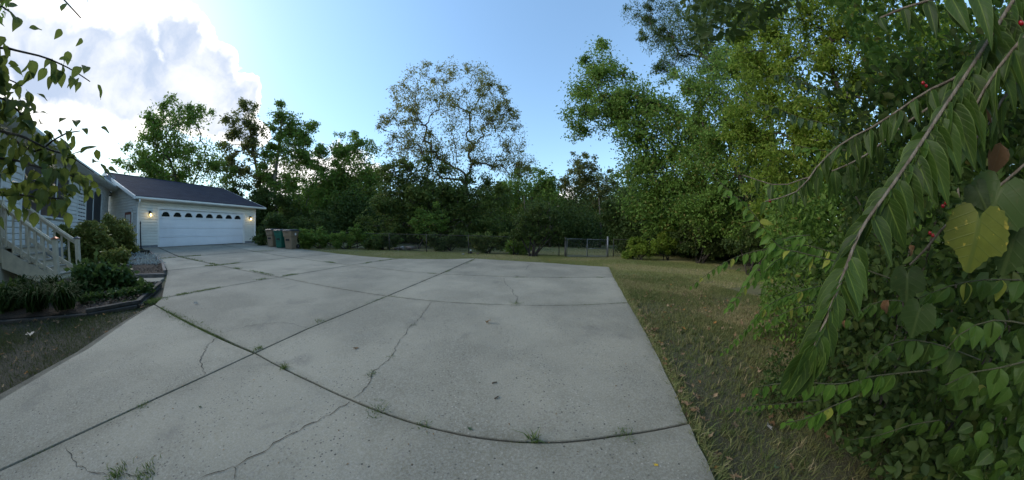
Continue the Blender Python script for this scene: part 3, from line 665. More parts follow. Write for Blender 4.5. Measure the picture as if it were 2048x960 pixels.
# dish, black pole
DISH = mat_plain('dish_grey', (.13, .14, .16), .5, .1, 8)
c = at(218, 359, 22.7); fw = norm(np.array([.75, -.25, .5])); sx_ = norm(np.cross(fw, (0, 0, 1))); uy = np.cross(sx_, fw)
di = empty('satellite_dish', tuple(c-np.array([0, 0, .5])), 'grey satellite dish on the garage roof edge', 'satellite dish')
m_ = MB(); K = 20; vs = [c-fw*.09]
for rr in (.15, .28, .36):
    vs += [c+sx_*rr*math.cos(2*math.pi*j/K)+uy*rr*1.08*math.sin(2*math.pi*j/K)-fw*(.09-.09*(rr/.36)**2) for j in range(K)]
fs = [(0, 1+j, 1+(j+1) % K) for j in range(K)]+[(1+r_*K+j, 1+(r_+1)*K+j, 1+(r_+1)*K+(j+1) % K, 1+r_*K+(j+1) % K) for r_ in (0, 1) for j in range(K)]
m_.add(vs, fs, True); m_.build('reflector', DISH, di)
MB().tube([c-fw*.10, c-fw*.18-np.array([0, 0, .1]), c-fw*.18-np.array([0, 0, .55])], .022, 8).build('mast', GREYM, di)
MB().tube([c-uy*.37-fw*.02, c-uy*.30+fw*.28, c-uy*.16+fw*.42], .014, 6).tube([c-uy*.16+fw*.40, c-uy*.10+fw*.48], .035, 8).build('feed_arm', GREYM, di)
b = gnd(281.5, 498); po = empty('garden_pole', tuple(b), 'thin black pole standing at the garage corner', 'pole')
MB().tube([b, b+np.array([0, 0, .75]), b+np.array([0, 0, 1.30])], [.036, .034, .030], 8).build('shaft', BLACKM, po)
MB().lathe([(.034, 1.30), (.045, 1.32), (.02, 1.40), (.0, 1.47)], 8, tuple(b)).build('finial', BLACKM, po)
MB().lathe([(.0, .0), (.13, .0), (.13, .03), (.03, .06), (.03, .1)], 12, tuple(b)).build('base', BLACKM, po)

# ================================================================== HOUSE
HA = np.array([-22.7, 1.9, 0]); HU = np.array([.9404, -.3401, 0]); HN = np.array([.3401, .9404, 0])
hf = lambda s, o, z: tuple(HA+HU*s+HN*o+np.array([0, 0, z]))
hou = empty('house', hf(6, 0, .4), 'pale sided single storey house with dark windows behind the stairs', 'house')
m_ = MB(); siding(m_, 0, 17, .95, 4.0, .16, .03); m_.build('siding', GREYS, hou, hf)
m_ = MB(); m_.box(0, 17, -6, -.004, .2, 4.0); m_.build('wall', GREYS, hou, hf)
m_ = MB(); m_.box(.002, 17, -.1, .02, .2, .95); m_.build('foundation', BLOCK, hou, hf)
m_ = MB(); m_.box(-.03, .09, -.06, .032, .95, 4.0); m_.build('corner_trim', TRIM, hou, hf)
m_ = MB(); m_.hexa([(-.85, .52, 4.12), (17, .52, 4.12), (17, -6, 4.62), (-.85, -6, 4.62), (-.85, .52, 4.17), (17, .52, 4.17), (17, -6, 4.67), (-.85, -6, 4.67)]); hr = m_.build('roof', SHING, hou, hf)
m_ = MB(); m_.box(-.84, 17, -.02, .50, 3.985, 4.01); m_.build('soffit', TRIM, hou, hf)
m_ = MB(); m_.box(-.84, 17, .48, .515, 3.98, 4.118).box(-.84, -.80, -6, .479, 3.98, 4.118); m_.build('fascia', TRIM, hou, hf)
m_ = MB(); pr = [(.52, 4.0), (.575, 4.0), (.63, 4.05), (.63, 4.135), (.61, 4.135), (.61, 4.062), (.565, 4.022), (.52, 4.022)]
m_.add([(s, o, z) for s in (-.86, 17) for o, z in pr], [tuple(range(8)), tuple(range(15, 7, -1))]+[(i, (i+1) % 8, 8+(i+1) % 8, 8+i) for i in range(8)]); m_.build('gutter', TRIM, hr, hf)
m_ = MB().box(-.98, -.02, -.62, -.05, 3.72, 3.93); m_.build('connector_roof', SHING, hou, hf)
m_ = MB().box(-.99, -.015, -.05, -.02, 3.74, 3.86); m_.build('connector_fascia', TRIM, hou, hf)
m_ = MB().box(-.7, -.02, -.8, -.45, .3, 3.72); m_.build('connector_wall', GREYS, hou, hf)
def window(s0, s1, z0, z1, cuts, hung=None):
    m_ = MB(); w = .07
    m_.box(s0-w, s0, .005, .06, z0-w, z1+w).box(s1, s1+w, .005, .06, z0-w, z1+w).box(s0, s1, .005, .058, z1, z1+w).box(s0-w-.03, s1+w+.03, .005, .085, z0-w-.03, z0-w+.03)
    for c in cuts: m_.box(c-.035, c+.035, .005, .056, z0-w+.03, z1)
    wn = m_.build('window', TRIM, hou, hf)
    e = [s0]+list(cuts)+[s1]
    for i in range(len(e)-1):
        a, b_ = e[i]+(.035 if i else 0), e[i+1]-(.035 if i < len(e)-2 else 0)
        if hung == i:
            MB().box(a, b_, .012, .02, z0-w+.03, z1).build('window_pane', GLASS, wn, hf)
            q = MB().box(a, b_, .021, .045, (z0+z1)/2-.03, (z0+z1)/2+.03)
            for t in (1/3, 2/3): q.box(a+(b_-a)*t-.01, a+(b_-a)*t+.01, .021, .03, z0, z1)
            for t in (.2, .35, .65, .82): q.box(a, b_, .0212, .031, z0+(z1-z0)*t-.01, z0+(z1-z0)*t+.01)
            q.build('muntin', TRIM, wn, hf)
        else: MB().box(a, b_, .012, .03, z0-w+.03, z1).build('window_screen', SCREEN, wn, hf)
window(1.5, 5.0, 2.04, 3.52, (2.85, 3.95), 2)
window(6.25, 9.95, 2.04, 3.46, (7.42, 8.70))
window(11.2, 12.2, 1.6, 3.4, ())

# ================================================================== STAIRS
WOOD = mat_plain('painted_wood', (.62, .53, .40), .7, .14, 4.0, bmp=.3, bscale=40, dirt=((.17, .16, .13), .4))
TREADW = mat_plain('worn_tread', (.38, .35, .29), .8, .2, 5.0, bmp=.3, bscale=40, dirt=((.12, .115, .10), .5))
COPPER = mat_plain('copper_cap', (.42, .17, .09), .4, .15, 14, metal=.6)
SLATE = mat_plain('slate_cap', (.10, .11, .13), .5, .15, 14)
N0 = np.array([-10.7, -.40]); Wd = np.array([-.85, .54]); Rd = np.array([-.533, -.846])
ZG = .24
tf = lambda a, b, z: (N0[0]+Wd[0]*a+Rd[0]*b, N0[1]+Wd[1]*a+Rd[1]*b, ZG+z)     # across, up the run, height
stt = empty('porch_stairs', tf(.5, .5, 0), 'grey beige wooden porch stairs with slatted railings', 'stairs')
RI, RU = .17, .29
for i in range(5):
    MB().box(-.02, 1.02, .10+i*RU-.03, .10+(i+1)*RU, RI*(i+1)-.04, RI*(i+1)).build('tread', TREADW, stt, tf, .006)
    MB().box(.03, .97, .10+i*RU, .10+i*RU+.02, RI*i, RI*(i+1)-.042).build('riser', WOOD, stt, tf)
for a in (-.045, 1.0):
    MB().add([(a, .06, 0), (a, .06, .12), (a, .10+5*RU, RI*5+.0), (a, .10+5*RU, RI*2.2), (a, .5, 0), (a+.045, .06, 0), (a+.045, .06, .12), (a+.045, .10+5*RU, RI*5), (a+.045, .10+5*RU, RI*2.2), (a+.045, .5, 0)],
             [(0, 1, 2, 3, 4), (9, 8, 7, 6, 5)]+[(i, 5+i, 5+(i+1) % 5, (i+1) % 5) for i in range(5)]).build('stringer', WOOD, stt, tf)
for i in range(6): MB().box(-.7, 1.7, 1.552+i*.2, 1.742+i*.2, RI*5-.035, RI*5).build('deck_board', TREADW, stt, tf)
MB().box(-.68, 1.68, 1.60, 2.7, .0, RI*5-.04).build('porch_base', WOOD, stt, tf)
rail = lambda b, h: RI/RU*(b-.1)+h
for a, cap, B1 in ((.0, COPPER, 1.55), (1.0, SLATE, 1.55)):
    p = MB().box(a-.055, a+.055, -.055, .055, -.1, .99).build('post', WOOD, stt, tf, .006)
    MB().box(a-.075, a+.075, -.075, .075, .992, 1.012).add([(a-.07, -.07, 1.013), (a+.07, -.07, 1.013), (a+.07, .07, 1.013), (a-.07, .07, 1.013), (a, 0, 1.06)], [(0, 1, 4), (1, 2, 4), (2, 3, 4), (3, 0, 4)]).build('post_cap', cap, p, tf)
    MB().box(a-.055, a+.055, B1-.055, B1+.055, .5, 1.92).build('post', WOOD, stt, tf, .006)
    for h, hh, nm, w in ((.93, .14, 'handrail', .045), (.20, .12, 'bottom_rail', .04)):
        q = MB(); z0, z1 = rail(.05, h-.06), rail(B1-.05, h-.06)
        q.hexa([(a-w/2, .055, z0), (a+w/2, .055, z0), (a+w/2, B1-.055, z1), (a-w/2, B1-.055, z1), (a-w/2, .055, z0+hh), (a+w/2, .055, z0+hh), (a+w/2, B1-.055, z1+hh), (a-w/2, B1-.055, z1+hh)]); q.build(nm, WOOD, stt, tf)
    z0, z1 = rail(.05, .952), rail(B1-.05, .952); w = .13
    MB().hexa([(a-w/2, .06, z0), (a+w/2, .06, z0), (a+w/2, B1-.055, z1), (a-w/2, B1-.055, z1), (a-w/2, .06, z0+.035), (a+w/2, .06, z0+.035), (a+w/2, B1-.055, z1+.035), (a-w/2, B1-.055, z1+.035)]).build('cap_rail', WOOD, stt, tf)
    for k in range(6):
        bb = .30+k*.215; MB().box(a+(.021 if a else -.061), a+(.061 if a else -.021), bb-.022, bb+.022, rail(bb, .10), rail(bb, .93)).build('baluster', WOOD, stt, tf)
for a in (-.62,):
    MB().box(-.68, 0, 1.53, 1.57, 1.74, 1.86).build('porch_rail', WOOD, stt, tf); MB().box(-.68, 0, 1.53, 1.57, .95, 1.05).build('porch_rail', WOOD, stt, tf)
    for k in range(5): MB().box(-.62+k*.12, -.58+k*.12, 1.505, 1.528, .95, 1.86).build('baluster', WOOD, stt, tf)
for k in range(7): MB().bar(tf(-.69, 1.58+k*.16, .02), tf(-.69, 1.9+k*.16, .6), .008, .04, (1, .3, 0)).build('lattice_slat', WOOD, stt)

# ================================================================== BEDS: timbers, pad, mulch, edging stones
TIMB = mat_plain('weathered_timber', (.04, .038, .034), .9, .35, 9.0, bmp=.9, bscale=26, dirt=((.018, .017, .015), .7))
TIMC = mat_plain('grey_timber', (.15, .14, .13), .9, .35, 9.0, bmp=.9, bscale=26, dirt=((.08, .075, .065), .6))
def timber(p, q, lay, label, h=.055, w=.09, mat=TIMB, ext=0.0):
    a, b = gnd(*p), gnd(*q); a[2] = float(gz(a[0], a[1]))-.02; b[2] = float(gz(b[0], b[1]))-.02
    t = norm(b-a); a = a-t*ext; b = b+t*ext; n = np.array([-t[1], t[0], 0]); r_ = random.Random(int(p[0]*7+p[1]+lay*13)); vs = []; K = 9
    prof = [(-.5, .12), (-.38, 0), (.38, 0), (.5, .12), (.5, .88), (.38, 1), (-.38, 1), (-.5, .88)]
    for i in range(K):
        c = a+(b-a)*i/(K-1)+n*(r_.uniform(-.008, .008)+.012*lay)
        for x, z in prof: vs.append(c+n*(x*w+r_.uniform(-.004, .004))+np.array([0, 0, (lay+z)*h+r_.uniform(-.003, .003)+.002*lay]))
    fs = [(i*8+j, i*8+(j+1) % 8, (i+1)*8+(j+1) % 8, (i+1)*8+j) for i in range(K-1) for j in range(8)]+[tuple(range(7, -1, -1)), tuple((K-1)*8+j for j in range(8))]
    tag(MB().add(vs, fs).build('landscape_timber', mat), label, 'timber', 'landscape timbers edging the flower beds')
timber((-40, 650), (178, 631), 0, 'bottom edging timber running off under the long spiky leaves')
timber((178, 631), (274, 614), 0, 'bottom edging timber in front of the round leafed shrub')
timber((178, 630), (276, 612), 1, 'top edging timber in front of the round leafed shrub', ext=.03)
timber((278, 613), (320, 573), 0, 'bottom timber of the angled bed end beside the driveway')
timber((279, 611), (321, 572), 1, 'top timber of the angled bed end beside the driveway', ext=.02)
timber((258, 556), (328, 554), 0, 'grey front timber of the silver plant bed, lower one', mat=TIMC)
timber((262, 556), (329, 554), 1, 'grey front timber of the silver plant bed, upper one', mat=TIMC)
timber((330, 551), (325, 531), 0, 'pale timber along the driveway side of the silver plant bed, near half', mat=TIMC, h=.16)
timber((324, 530), (301, 508), 0, 'pale timber along the driveway side of the silver plant bed, far half', mat=TIMC, h=.14)
timber((272, 507), (302, 506), 0, 'dark timber at the back of the bed, lowest of the stack', w=.14)
timber((276, 507), (303, 506), 1, 'dark timber at the back of the bed, middle of the stack', w=.14)
timber((278, 507.5), (299, 506.5), 2, 'dark timber at the back of the bed, top of the stack', w=.14)
pa = [gnd(255, 567), gnd(318, 566), gnd(329, 558), gnd(262, 560)]
tag(MB().hexa([(p[0], p[1], p[2]-.05) for p in pa]+[(p[0], p[1], p[2]+.035) for p in pa]).build('stepping_pad', CONC, None, None, .008), 'small concrete stepping pad between the two timber beds', 'paving')
def mat_mulch():
    m, N, b, out, pos = mat_new('mulch'); n1 = N.noise(pos, 30, 5, .7); n2 = N.noise(pos, 110, 3, .6)
    N.l(N.mix(N.ramp(n1, .3, .7), (.028, .020, .014, 1), (.085, .060, .042, 1)), b.inputs['Base Color']); b.inputs['Roughness'].default_value = .95
    bump(N, b, N.math('ADD', n1, n2), 1.0, .04); return m
MUL = mat_mulch()
def bed(poly, label, z=.03):
    n = len(poly); c = np.mean([p[:2] for p in poly], 0); o = MB()
    vs = [(p[0], p[1], float(gz(p[0], p[1]))+z) for p in poly]+[((p[0]+c[0])/2, (p[1]+c[1])/2, float(gz((p[0]+c[0])/2, (p[1]+c[1])/2))+z+.06) for p in poly]+[(c[0], c[1], float(gz(*c))+z+.07)]
    o.add(vs, [(i, (i+1) % n, n+(i+1) % n, n+i) for i in range(n)]+[(n+i, n+(i+1) % n, 2*n) for i in range(n)]); tag(o.build('mulch_bed', MUL), label, kind='structure')
bed([gnd(-30, 645), gnd(178, 628), gnd(276, 611), gnd(318, 573), gnd(255, 568), np.array([-10.6, .9, 0]), np.array([-10.4, -3.2, 0])], 'dark mulch in the near timber edged bed')
bed([gnd(262, 555), gnd(328, 552), gnd(323, 532), gnd(300, 510), gnd(272, 509), np.array([-17.5, 1.5, 0]), np.array([-13.0, .6, 0])], 'mulch in the far bed with silver plants', .05)
MC = mat_leaf('mulch_chip', (.05, .035, .024), (.15, .11, .08), (.25, .21, .17), 0, .9, .2)
def chips(poly, n, label):
    q = np.array([p[:2] for p in poly]); lo, hi = q.min(0), q.max(0); x = g.uniform(lo[0], hi[0], n*3); y = g.uniform(lo[1], hi[1], n*3); k = inpoly(x, y, poly); x, y = x[k][:n], y[k][:n]
    p = np.stack([x, y, gz(x, y)+.085+g.uniform(0, .02, len(x))], 1); d = rand_dirs(len(x), g, 0, 1); d[:, 2] *= .25; v, f = leaf_arrays(p, d, g.uniform(.03, .08, len(x)), g.uniform(.015, .03, len(x)), g)
    tag(fast_mesh('mulch_chips', v, f, MC, None, np.repeat(g.uniform(0, 1, (len(x), 3)), 4, 0)), label, kind='stuff')
chips([gnd(266, 553), gnd(326, 550), gnd(321, 532), gnd(298, 510), gnd(276, 511), np.array([-12.5, 1.2])], 1500, 'bark chips in the silver plant bed')
chips([gnd(170, 627), gnd(272, 609), gnd(314, 573), gnd(260, 571), np.array([-8.5, .2])], 1500, 'bark chips and dry leaves in the near bed')
# ================================================================== BINS
BTAN = mat_plain('tan_plastic', (.20, .155, .105), .5, .08, 3, dirt=((.10, .08, .06), .35))
BGRN = mat_plain('green_plastic', (.012, .105, .075), .45, .08, 3, dirt=((.02, .07, .05), .35))
LID = mat_plain('black_lid', (.02, .021, .024), .35, .2, 6)
RUB = mat_plain('wheel_rubber', (.014, .014, .014), .7, .2, 10); EMB = mat_plain('emblem_white', (.55, .55, .55), .6, .1, 30)
def rrect(w, d, r_, k=4):
    o = []
    for cx, cy, a0 in ((w/2-r_, d/2-r_, 0), (-w/2+r_, d/2-r_, 90), (-w/2+r_, -d/2+r_, 180), (w/2-r_, -d/2+r_, 270)):
        for i in range(k+1): a = R(a0+90*i/k); o.append((cx+r_*math.cos(a), cy+r_*math.sin(a)))
    return o
def loft(mb, rings):
    n = len(rings[0]); vs = [v for r_ in rings for v in r_]
    fs = [(i*n+j, i*n+(j+1) % n, (i+1)*n+(j+1) % n, (i+1)*n+j) for i in range(len(rings)-1) for j in range(n)]+[tuple(range(n-1, -1, -1)), tuple((len(rings)-1)*n+j for j in range(n))]
    return mb.add(vs, fs)
def make_bin(px, py, yaw, mat, label, k=1.0, emblem=False):
    p = gnd(px, py, ST); o = empty('wheeled_bin', tuple(p), label, 'bin', 'wheeled bins by the driveway end')
    M = Matrix.Translation(Vector(p)) @ Matrix.Rotation(yaw, 4, 'Z') @ Matrix.Scale(k, 4)
    fn = lambda x, y, z: M @ Vector((x, y, z))
    ring = lambda w, d, z, dy=0, r_=.07: [(x, y+dy, z) for x, y in rrect(w, d, r_)]
    b_ = loft(MB(), [ring(.48, .56, .02), ring(.50, .60, .30), ring(.54, .66, .70), ring(.545, .665, .702), ring(.60, .74, .74), ring(.64, .80, 1.00), ring(.69, .86, 1.002), ring(.69, .86, 1.045)]).build('body', mat, o, fn)
    loft(MB(), [ring(.70, .87, 1.0465, -.0, .08), ring(.73, .91, 1.06, 0, .09), ring(.72, .90, 1.10, 0, .09), ring(.60, .76, 1.145, 0, .09), ring(.36, .46, 1.175, .03, .08)]).build('lid', LID, o, fn)
    MB().tube([fn(-.30, .46, 1.02), fn(-.28, .53, 1.05), fn(.28, .53, 1.05), fn(.30, .46, 1.02)], .018*k, 6).build('handle', LID, o)
    for s in (-1, 1):
        q = MB(); c = (s*.27, .31, .14); K = 18
        for rr, xx in ((.14, .035),): q.add([(c[0]+e*xx, c[1]+rr*t*math.cos(2*math.pi*j/K), c[2]+rr*t*math.sin(2*math.pi*j/K)) for e, t in ((-1, .5), (-1, 1), (1, 1), (1, .5)) for j in range(K)], [(i*K+j, i*K+(j+1) % K, (i+1)*K+(j+1) % K, (i+1)*K+j) for i in range(3) for j in range(K)], False)
        w_ = q.build('wheel', RUB, o, fn)
        MB().add([(c[0]+s*.028, c[1]+.072*math.cos(2*math.pi*j/K), c[2]+.072*math.sin(2*math.pi*j/K)) for j in range(K)], [tuple(range(K))]).build('hub', GREYM, w_, fn)
    # moulded grips on the front (-y side): recess panel, catch bar
    MB().box(-.13, .13, -.347, -.31, .50, .60).build('catch_recess', BLACKM, b_, fn)
    MB().box(-.16, .16, -.352, -.31, .44, .485).build('catch_bar', mat, b_, fn)
    MB().box(-.10, .10, -.405, -.36, .80, .94).build('grip_panel', mat, b_, fn)
    MB().box(-.12, .12, -.4035, -.36, .945, .965).build('grip_shadow_lip', LID, b_, fn)
    if emblem: MB().add([fn(.334+.006*0-.0, .02+.075*math.cos(2*math.pi*j/20), .875+.075*math.sin(2*math.pi*j/20)) for j in range(20)], [tuple(range(20))]).build('round_emblem', EMB, b_)
make_bin(547, 493.2, R(10), BTAN, 'tan wheeled bin with black lid, hindmost, nearest the garage', 1.0)
make_bin(564, 495.4, R(12), BGRN, 'green wheeled bin with black lid between two tan bins', 1.0)
make_bin(583, 497.8, R(14), BTAN, 'tan wheeled bin with round white emblem, nearest the lawn', 1.02, True)

# ================================================================== FENCE AND GATE
GALV = mat_plain('galvanised', (.24, .245, .25), .5, .2, 10, metal=.5, dirt=((.12, .10, .08), .4)); POSTW = mat_plain('weathered_post', (.10, .095, .085), .9, .3, 8, bmp=.6)
FZ = lambda x, y: float(gz(x, y))
def mesh_wire(x0, x1, y0, y1, h0, h1, dx=.11):
    """diamond wire of a chain link panel"""
    q = MB(); n = int(math.hypot(x1-x0, y1-y0)/dx); H_ = h1-h0; Lh = math.hypot(x1-x0, y1-y0)
    for sgn in (1, -1):
        for i in range(-int(H_/dx), n+int(H_/dx)):
            s0, s1 = i*dx, i*dx+sgn*H_; a, b = (s0, h0), (s1, h1)
            def clip(p, q_):
                (u0, v0), (u1, v1) = p, q_
                t0, t1 = 0, 1
                for lim in (0, Lh):
                    du = u1-u0
                    if abs(du) < 1e-9: continue
                    t = (lim-u0)/du
                    if (du > 0) == (lim == 0): t0 = max(t0, t)
                    else: t1 = min(t1, t)
                return None if t0 >= t1 else ((u0+(u1-u0)*t0, v0+(v1-v0)*t0), (u0+(u1-u0)*t1, v0+(v1-v0)*t1))
            c = clip(a, b)
            if c:
                P_ = [np.array([x0+(x1-x0)*u/Lh, y0+(y1-y0)*u/Lh+.004*sgn, FZ(x0+(x1-x0)*u/Lh, y0)+v]) for u, v in c]; q.tube(P_, .0022, 3, False)
    return q
gl, gm, gr_ = gnd(1131, 514), gnd(1174, 514), gnd(1215, 514)
def pst(mb, p, h, r_=.032): return mb.tube([p-np.array([0, 0, .05]), p+np.array([0, 0, h])], r_, 8).lathe([(r_*1.15, h), (r_*1.1, h+.02), (0, h+.05)], 8, tuple(p))
ga = empty('double_gate', tuple((gl+gr_)/2), 'galvanised chain link double gate in the back fence', 'gate')
pst(MB(), gl, 1.12, .06).build('gate_post', POSTW, ga); pst(MB(), gr_, 1.22, .055).build('gate_post', GALV, ga)
for a, b, mid in ((gl+np.array([.1, 0, 0]), gm-np.array([.02, 0, 0]), False), (gm+np.array([.03, 0, 0]), gr_-np.array([.09, 0, 0]), True)):
    u = lambda t, z: np.array([a[0]+(b[0]-a[0])*t, a[1]+(b[1]-a[1])*t, a[2]+(b[2]-a[2])*t+z])
    fr = MB().tube([u(0, .05), u(0, 1.06), u(1, 1.06), u(1, .05), u(0, .05)], .021, 6).build('gate_frame', GALV, ga)
    if mid: MB().tube([u(0, .50), u(1, .50)], .016, 6).build('mid_rail', GALV, fr)
    mesh_wire(a[0], b[0], a[1], b[1], .06, 1.05).build('wire_mesh', GALV, fr)
    MB().tube([u(.96 if not mid else .04, .62), u(1.06 if not mid else -.05, .66)], .018, 6).build('latch', GALV, fr)
GALD = mat_plain('old_galvanised', (.035, .034, .03), .8, .3, 10)
def fence(x0, y0, x1, y1, n, label, wire=True):
    fe = empty('chain_link_fence', (x0, y0, FZ(x0, y0)), label, 'fence')
    for i in range(n+1):
        x, y = x0+(x1-x0)*i/n, y0+(y1-y0)*i/n; pst(MB(), np.array([x, y, FZ(x, y)]), 1.12, .028).build('post', GALD, fe)
    tp = [np.array([x0+(x1-x0)*i/n, y0+(y1-y0)*i/n, FZ(x0+(x1-x0)*i/n, y0)+1.10]) for i in range(n+1)]
    MB().tube(tp, .018, 6).build('top_rail', GALD, fe)
    if wire: mesh_wire(x0, x1, y0, y1, .04, 1.09).build('wire_mesh', GALD, fe)
fence(-16.5, 13.9, 2.85, 13.1, 7, 'overgrown chain link fence running left from the gate')
fence(6.35, 13.0, 17.5, 13.6, 4, 'chain link fence running right from the gate into the thicket')

# ================================================================== BRUSH PILE, SCRAPS
LOGW = mat_bark('log_bark', (.07, .055, .045), (.19, .165, .14), 18); STONE = mat_plain('pale_stone', (.26, .26, .25), .9, .3, 8, bmp=.6)
r_ = random.Random(5)
def stone_mesh(c, s, seed, flat=.7):
    q = MB(); rr = random.Random(seed); K, J = 8, 5; vs = []
    for i in range(J):
        t = -math.pi/2+math.pi*i/(J-1)
        for j in range(K): a = 2*math.pi*j/K; k = s*(1+rr.uniform(-.18, .18)); vs.append((c[0]+k*math.cos(t)*math.cos(a), c[1]+k*math.cos(t)*math.sin(a)*.8, c[2]+s*flat*(.75+.9*math.sin(t))))
    return q.add(vs, [(i*K+j, i*K+(j+1) % K, (i+1)*K+(j+1) % K, (i+1)*K+j) for i in range(J-1) for j in range(K)])
bp = gnd(815, 500); br_ = empty('brush_pile', tuple(bp), 'low pile of grey logs and branches at the lawn edge', 'brush pile')
for i in range(16):
    x = bp[0]+r_.uniform(-.9, .9); y = bp[1]+r_.uniform(-.35, .35); z = bp[2]+.07+r_.uniform(0, .16)*(1-abs(x-bp[0])); a = r_.uniform(-.5, .5); ln = r_.uniform(.25, .7); rd = r_.uniform(.025, .085)
    d = np.array([math.cos(a), math.sin(a), r_.uniform(-.12, .12)])*ln/2; c = np.array([x, y, z]); MB().tube([c-d, c+np.array([0, 0, .02]), c+d], [rd, rd*1.05, rd*.8], 7).build('log', LOGW if i % 3 else TIMC, br_)
for i in range(22):
    c = bp+np.array([r_.uniform(-1, 1), r_.uniform(-.4, .4), .12]); d = np.array([r_.uniform(-.6, .6), r_.uniform(-.3, .3), r_.uniform(-.05, .35)]); MB().tube([c, c+d*.5+np.array([0, 0, .06]), c+d], [.014, .01, .004], 4).build('stick', LOGW, br_)
for i, (dx, dz, s) in enumerate(((-.30, .12, .15), (-.62, 0, .11), (.1, .05, .09))): stone_mesh(bp+np.array([dx, -.2, dz]), s, i).build('stone', STONE, br_)
WHT = mat_plain('white_scrap', (.6, .6, .58), .5, .1, 10)
c = gnd(937, 507)
so = stone_mesh(c+np.array([.12, 0, 0]), .11, 9); tag(so.build('scrap_block', BLACKM), 'small black lump at the lawn edge under a white scrap', 'scrap')
so = stone_mesh(c+np.array([.13, -.02, .17]), .06, 11); tag(so.build('white_scrap', WHT), 'small white scrap on a black lump at the lawn edge', 'scrap')
so = stone_mesh(gnd(926, 509), .09, 12, .35); tag(so.build('flat_stone', STONE), 'flat pale blue grey stone left of the white scrap', 'stone')
so = stone_mesh(gnd(955, 508), .08, 13, .4); tag(so.build('flat_stone', LOGW), 'flat brown stone right of the white scrap', 'stone')
# ================================================================== TREES
def skeleton(trunk, targets, g_, up_pen=.5):
    nodes = []; par = []
    for i, p in enumerate(trunk): nodes.append(np.asarray(p, float)); par.append(i-1)
    nt = len(nodes); path = [0.0]
    for i in range(1, nt): path.append(path[-1]+np.linalg.norm(nodes[i]-nodes[i-1]))
    top = nodes[-1]; mid = nodes[nt//2]
    order = np.argsort(np.linalg.norm(targets-top, axis=1)); A = np.array(nodes); PL = np.array(path); tips = []
    i0 = max(1, nt//3)
    for k in order:
        t = targets[k]; d = np.linalg.norm(A-t, axis=1)+up_pen*np.maximum(0, A[:, 2]-t[2]+.25*np.linalg.norm(A[:, :2]-t[:2], axis=1))+.10*PL; d[:i0] += 50
        j = int(np.argmin(d)); a = A[j]; L_ = np.linalg.norm(t-a); n = 3 if L_ > .8 else 2; pj = j
        for q in range(1, n+1):
            f = q/n; p = a+(t-a)*f
            if q < n: p = p+g_.normal(0, .045*L_, 3)+np.array([0, 0, .10*L_*math.sin(math.pi*f)])
            A = np.vstack([A, p]); par.append(pj); PL = np.append(PL, PL[pj]+L_/n); pj = len(par)-1
        tips.append(pj)
    return A, par, tips
def tree_mesh(A, par, tips, base_r, tip_r, flare=1.3):
    n = len(par); cnt = np.zeros(n)
    cnt[tips] += 1
    for i in range(n-1, 0, -1): cnt[par[i]] += cnt[i]
    cnt = np.maximum(cnt, 1); e = math.log(base_r/tip_r)/max(math.log(cnt[0]), .1); rad = tip_r*cnt**e
    q = MB()
    for i in range(1, n):
        a, b = A[par[i]], A[i]; ra, rb = min(rad[par[i]], rad[i]*1.5), rad[i]; k = 8 if ra > .10 else 6 if ra > .04 else 4 if ra > .015 else 3
        if par[i] == 0: ra *= flare
        q.tube([a, b], [ra, rb], k, False)
    return q
BARK = mat_bark('bark', (.035, .028, .022), (.095, .080, .066)); BARKG = mat_bark('pale_bark', (.07, .065, .058), (.17, .16, .145)); BARKD = mat_bark('dark_bark', (.018, .015, .012), (.05, .042, .035))
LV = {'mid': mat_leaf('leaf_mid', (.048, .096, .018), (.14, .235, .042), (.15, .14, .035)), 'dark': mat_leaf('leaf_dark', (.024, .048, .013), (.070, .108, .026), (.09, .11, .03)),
      'yel': mat_leaf('leaf_yellowing', (.075, .095, .022), (.17, .175, .042), (.27, .21, .055), .45), 'lime': mat_leaf('leaf_lime', (.072, .125, .016), (.20, .275, .038), (.26, .28, .06), .5),
      'oak': mat_leaf('leaf_oak', (.026, .054, .016), (.070, .118, .030), (.10, .11, .04)), 'olive': mat_leaf('leaf_olive', (.038, .066, .016), (.105, .15, .034), (.15, .16, .04)),
      'birch': mat_leaf('leaf_birch', (.045, .065, .018), (.105, .125, .035), (.20, .18, .06), .45), 'azalea': mat_leaf('leaf_azalea', (.085, .115, .024), (.23, .245, .06), (.33, .28, .09), .25, .45), 'hyd': mat_leaf('leaf_hydrangea', (.030, .062, .016), (.070, .115, .030), (.10, .15, .04), .3, .45)}
NT_ = 0
